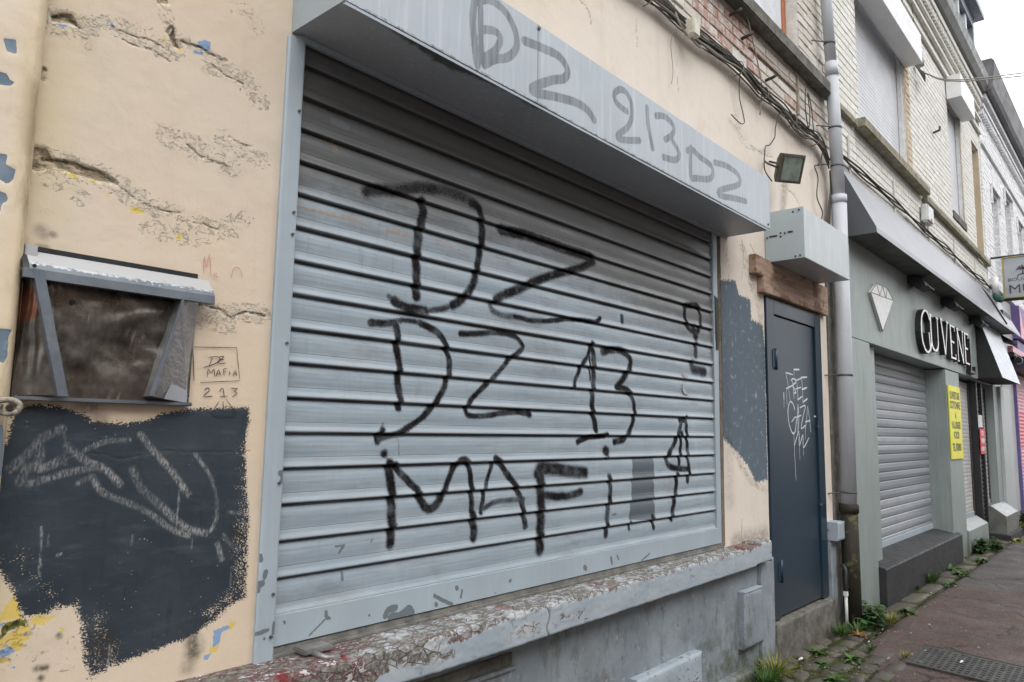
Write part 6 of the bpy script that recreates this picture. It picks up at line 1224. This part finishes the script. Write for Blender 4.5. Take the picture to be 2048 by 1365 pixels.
def plant(name, x, y, kind, size, label, cat='weed', group=None, mats=None):
    m = MB(); m2 = MB()
    if kind == 'grass':
        for _ in range(int(90*size/.12)):
            a = rw.uniform(0, 6.28); r = rw.uniform(0, size*.55); d = Vector((math.cos(a)*.5, math.sin(a)*.5, rw.uniform(.6, 1.6)))
            leaf(m, (x+math.cos(a)*r, y+math.sin(a)*r*.6, 0), d, rw.uniform(.5, 1.)*size, .0022+size*.006, rw.uniform(.3, 1.4), 4)
    elif kind == 'rosette':
        for _ in range(int(26)):
            a = rw.uniform(0, 6.28); r = rw.uniform(0, size*.25); d = Vector((math.cos(a), math.sin(a), rw.uniform(.25, 1.1)))
            leaf(m, (x+math.cos(a)*r, y+math.sin(a)*r*.7, 0.005), d, rw.uniform(.5, 1.)*size, size*.13, rw.uniform(.5, 1.3), 3)
    elif kind == 'bushy':
        for _ in range(int(18*size/.1)):
            a = rw.uniform(0, 6.28); r = rw.uniform(0, size*.7); h = rw.uniform(.2, 1.)*size; bx, by = x+math.cos(a)*r, y+math.sin(a)*r*.55
            tip = (bx+rw.uniform(-.3, .3)*size, by+rw.uniform(-.3, .3)*size, h); m2.tube([(bx, by, 0), tuple((Vector((bx, by, 0))+Vector(tip))*.5+Vector((0, 0, .01))), tip], .0016, 4)
            for k in range(7):
                t = rw.uniform(.3, 1); p = Vector((bx, by, 0)).lerp(Vector(tip), t); a2 = rw.uniform(0, 6.28)
                leaf(m, p, Vector((math.cos(a2), math.sin(a2), rw.uniform(-.1, .8))), size*rw.uniform(.22, .42), size*rw.uniform(.07, .13), .6, 3)
    ml = mats or leafA
    if m2.v:
        t = empty(name, (x, y, 0), label, cat, group); m.build('leaves', ml, t, fixn=False); m2.build('stems', leafC, t)
    else: tag(m.build(name, ml, None, fixn=False), label, cat, group)
W_ = 'weeds along the foot of the wall'
plant('weed', 6.28, -.20, 'bushy', .19, 'dark leafy bush of weeds growing at the foot of the mossy downpipe', group=W_, mats=leafB)
plant('weed', 6.42, -.24, 'bushy', .12, 'low dark leafy weed in front of the green pier foot', group=W_, mats=leafB)
plant('weed', 5.86, -.13, 'grass', .13, 'bright green grassy weed left of the downpipe foot', group=W_)
plant('weed', 6.02, -.20, 'grass', .12, 'bright green tuft just below the leafy bush', group=W_)
plant('weed', 5.95, -.22, 'rosette', .08, 'dry orange brown leaves in the green tuft', group=W_, mats=dryl)
plant('grass_tuft', 6.50, -.30, 'grass', .13, 'yellowing grass tuft on the edge of the reddish asphalt', 'grass tuft', W_, leafC)
plant('weed', 7.02, -.30, 'rosette', .10, 'small weed rosette at the slab edge beyond the yellow tuft', group=W_)
plant('grass_tuft', 8.62, -.14, 'grass', .17, 'bright grass tuft against the charcoal plinth', 'grass tuft', W_)
plant('grass_tuft', 8.15, -.13, 'grass', .07, 'short grass left of the bright tuft at the charcoal plinth', 'grass tuft', W_)
plant('weed', 9.55, -.15, 'rosette', .17, 'wide weed rosette against the right part of the charcoal plinth', group=W_)
plant('weed', 9.35, -.29, 'rosette', .13, 'light weed at the slab edge beside the plinth end', group=W_)
plant('weed', 8.6, -.31, 'rosette', .10, 'flat weed in the slab joint in front of the bright tuft', group=W_)
plant('weed', 11.3, -.16, 'bushy', .20, 'dark leafy weed spreading in front of the pale block', group=W_, mats=leafB)
plant('weed', 11.7, -.26, 'bushy', .17, 'dark leafy weed creeping onto the asphalt by the pale block', group=W_, mats=leafB)
plant('weed', 10.5, -.30, 'rosette', .13, 'small weed at the slab edge before the pale block', group=W_)
plant('weed', 12.9, -.33, 'rosette', .16, 'yellow green weed at the dark threshold', group=W_, mats=leafC)
plant('weed', 14.2, -.30, 'bushy', .16, 'yellow green weed patch before the pale end pier', group=W_, mats=leafC)
plant('weed', 15.6, -.15, 'bushy', .22, 'dark leafy weed in the corner beside the pink shutter', group=W_, mats=leafB)
plant('grass_tuft', 4.62, -.13, 'grass', .17, 'tall green and yellow grass tuft below the cover box', 'grass tuft', W_, leafC)
plant('grass_tuft', 4.40, -.16, 'grass', .14, 'green tuft at the bottom edge left of the cover box', 'grass tuft', W_)
plant('weed', 4.52, -.14, 'rosette', .12, 'bright weed rosette at the plinth pier foot', group=W_)
plant('weed', 5.05, -.26, 'rosette', .07, 'small clump of weed in the sett joints before the door step', group=W_)
plant('weed', 5.32, -.15, 'rosette', .08, 'small weed against the right part of the door step', group=W_)
plant('weed', 5.30, -.37, 'rosette', .09, 'weed in the sett joint nearest the asphalt', group=W_)
plant('weed', 4.78, -.42, 'rosette', .09, 'weed between the setts at the bottom edge of the view', group=W_)
plant('weed', 5.62, -.40, 'grass', .07, 'short weed at the corner where setts meet asphalt', group=W_)
plant('grass_tuft', 5.60, -.62, 'grass', .06, 'short mossy grass at the corner of the drain cover', 'grass tuft', W_, leafC)
plant('weed', 3.5, -.14, 'grass', .12, 'grassy weed below the peeling plinth block', group=W_)
# scattered crumbs, petals and dead leaves
m = MB()
for _ in range(900):
    x = rw.uniform(3, 14)**1.0; y = -abs(rw.gauss(.02, .5)); s = rw.uniform(.003, .008)*(2.2 if rw.random() < .06 else 1)
    if y < -2: continue
    a = rw.uniform(0, 3.14); c, q = math.cos(a)*s, math.sin(a)*s; z = .006
    m.poly([(x-c, y-q, z), (x+q*.6, y-c*.6, z+s*.5), (x+c, y+q, z), (x-q*.6, y+c*.6, z+s*.3)])
o = m.build('scattered_debris', simple('pale_crumbs', (.36, .30, .23), .8, 0, .5, 3), None, fixn=False); o['kind'] = 'stuff'; tag(o, 'scattered pale leaf crumbs and grit on the pavement', 'debris')
m = MB()
for _ in range(2600):
    u = rw.random()
    if u < .5: x, y = rw.uniform(4.9, 15.5), rw.uniform(-.12, -.02) - (.05 if 7.1 < 0 else 0)
    elif u < .8: x, y = rw.uniform(5.6, 15.5), -.292+rw.gauss(0, .014)
    else: x = rw.uniform(4.3, 5.9); y = rw.uniform(-.65, -.05)
    if fbm(np.array([x]), np.array([y]), 2.2, 91)[0] < .50: continue
    if y < -.30 and x > 5.75+(y+.29)*1.9: continue
    if 7.14 < x < 10.45 and y > -.125: y -= .11
    a = rw.uniform(0, 6.28); leaf(m, (x, y, -.006), Vector((math.cos(a), math.sin(a), rw.uniform(.3, 1.5))), rw.uniform(.012, .035), rw.uniform(.003, .006), 1.0, 2)
o = m.build('ground_cover', mat_leaf('moss_green', (.035, .055, .012), (.085, .11, .025)), None, fixn=False); o['kind'] = 'stuff'; tag(o, 'low moss and tiny leaves creeping in the joints along the wall foot', 'moss')
def litter(x, y, s, label, mat):
    m = MB(); m.tube(smooth_path([(x-s, y, .012), (x-s*.4, y-s*.35, .018), (x+s*.4, y-s*.3, .016), (x+s, y+s*.2, .014)], 3), [.3*s*k for k in (.2, .5, .8, 1, 1, 1, .9, .7, .4, .2)], 6); tag(m.build('litter', mat), label, 'litter', 'bits of litter')
litter(5.03, -.13, .030, 'white curled plastic scrap on the setts before the door step', M['white'])
litter(5.78, -.34, .016, 'tiny white scrap at the corner of the setts', M['white'])
litter(5.72, -.92, .026, 'white scrap on the drain cover', M['white'])
litter(6.25, -.50, .020, 'pale scrap on the asphalt near the yellow tuft', M['cablel'])
litter(5.45, -.55, .024, 'pale leaf scrap at the edge of the asphalt', M['cablel'])
print('objects', len(bpy.data.objects))
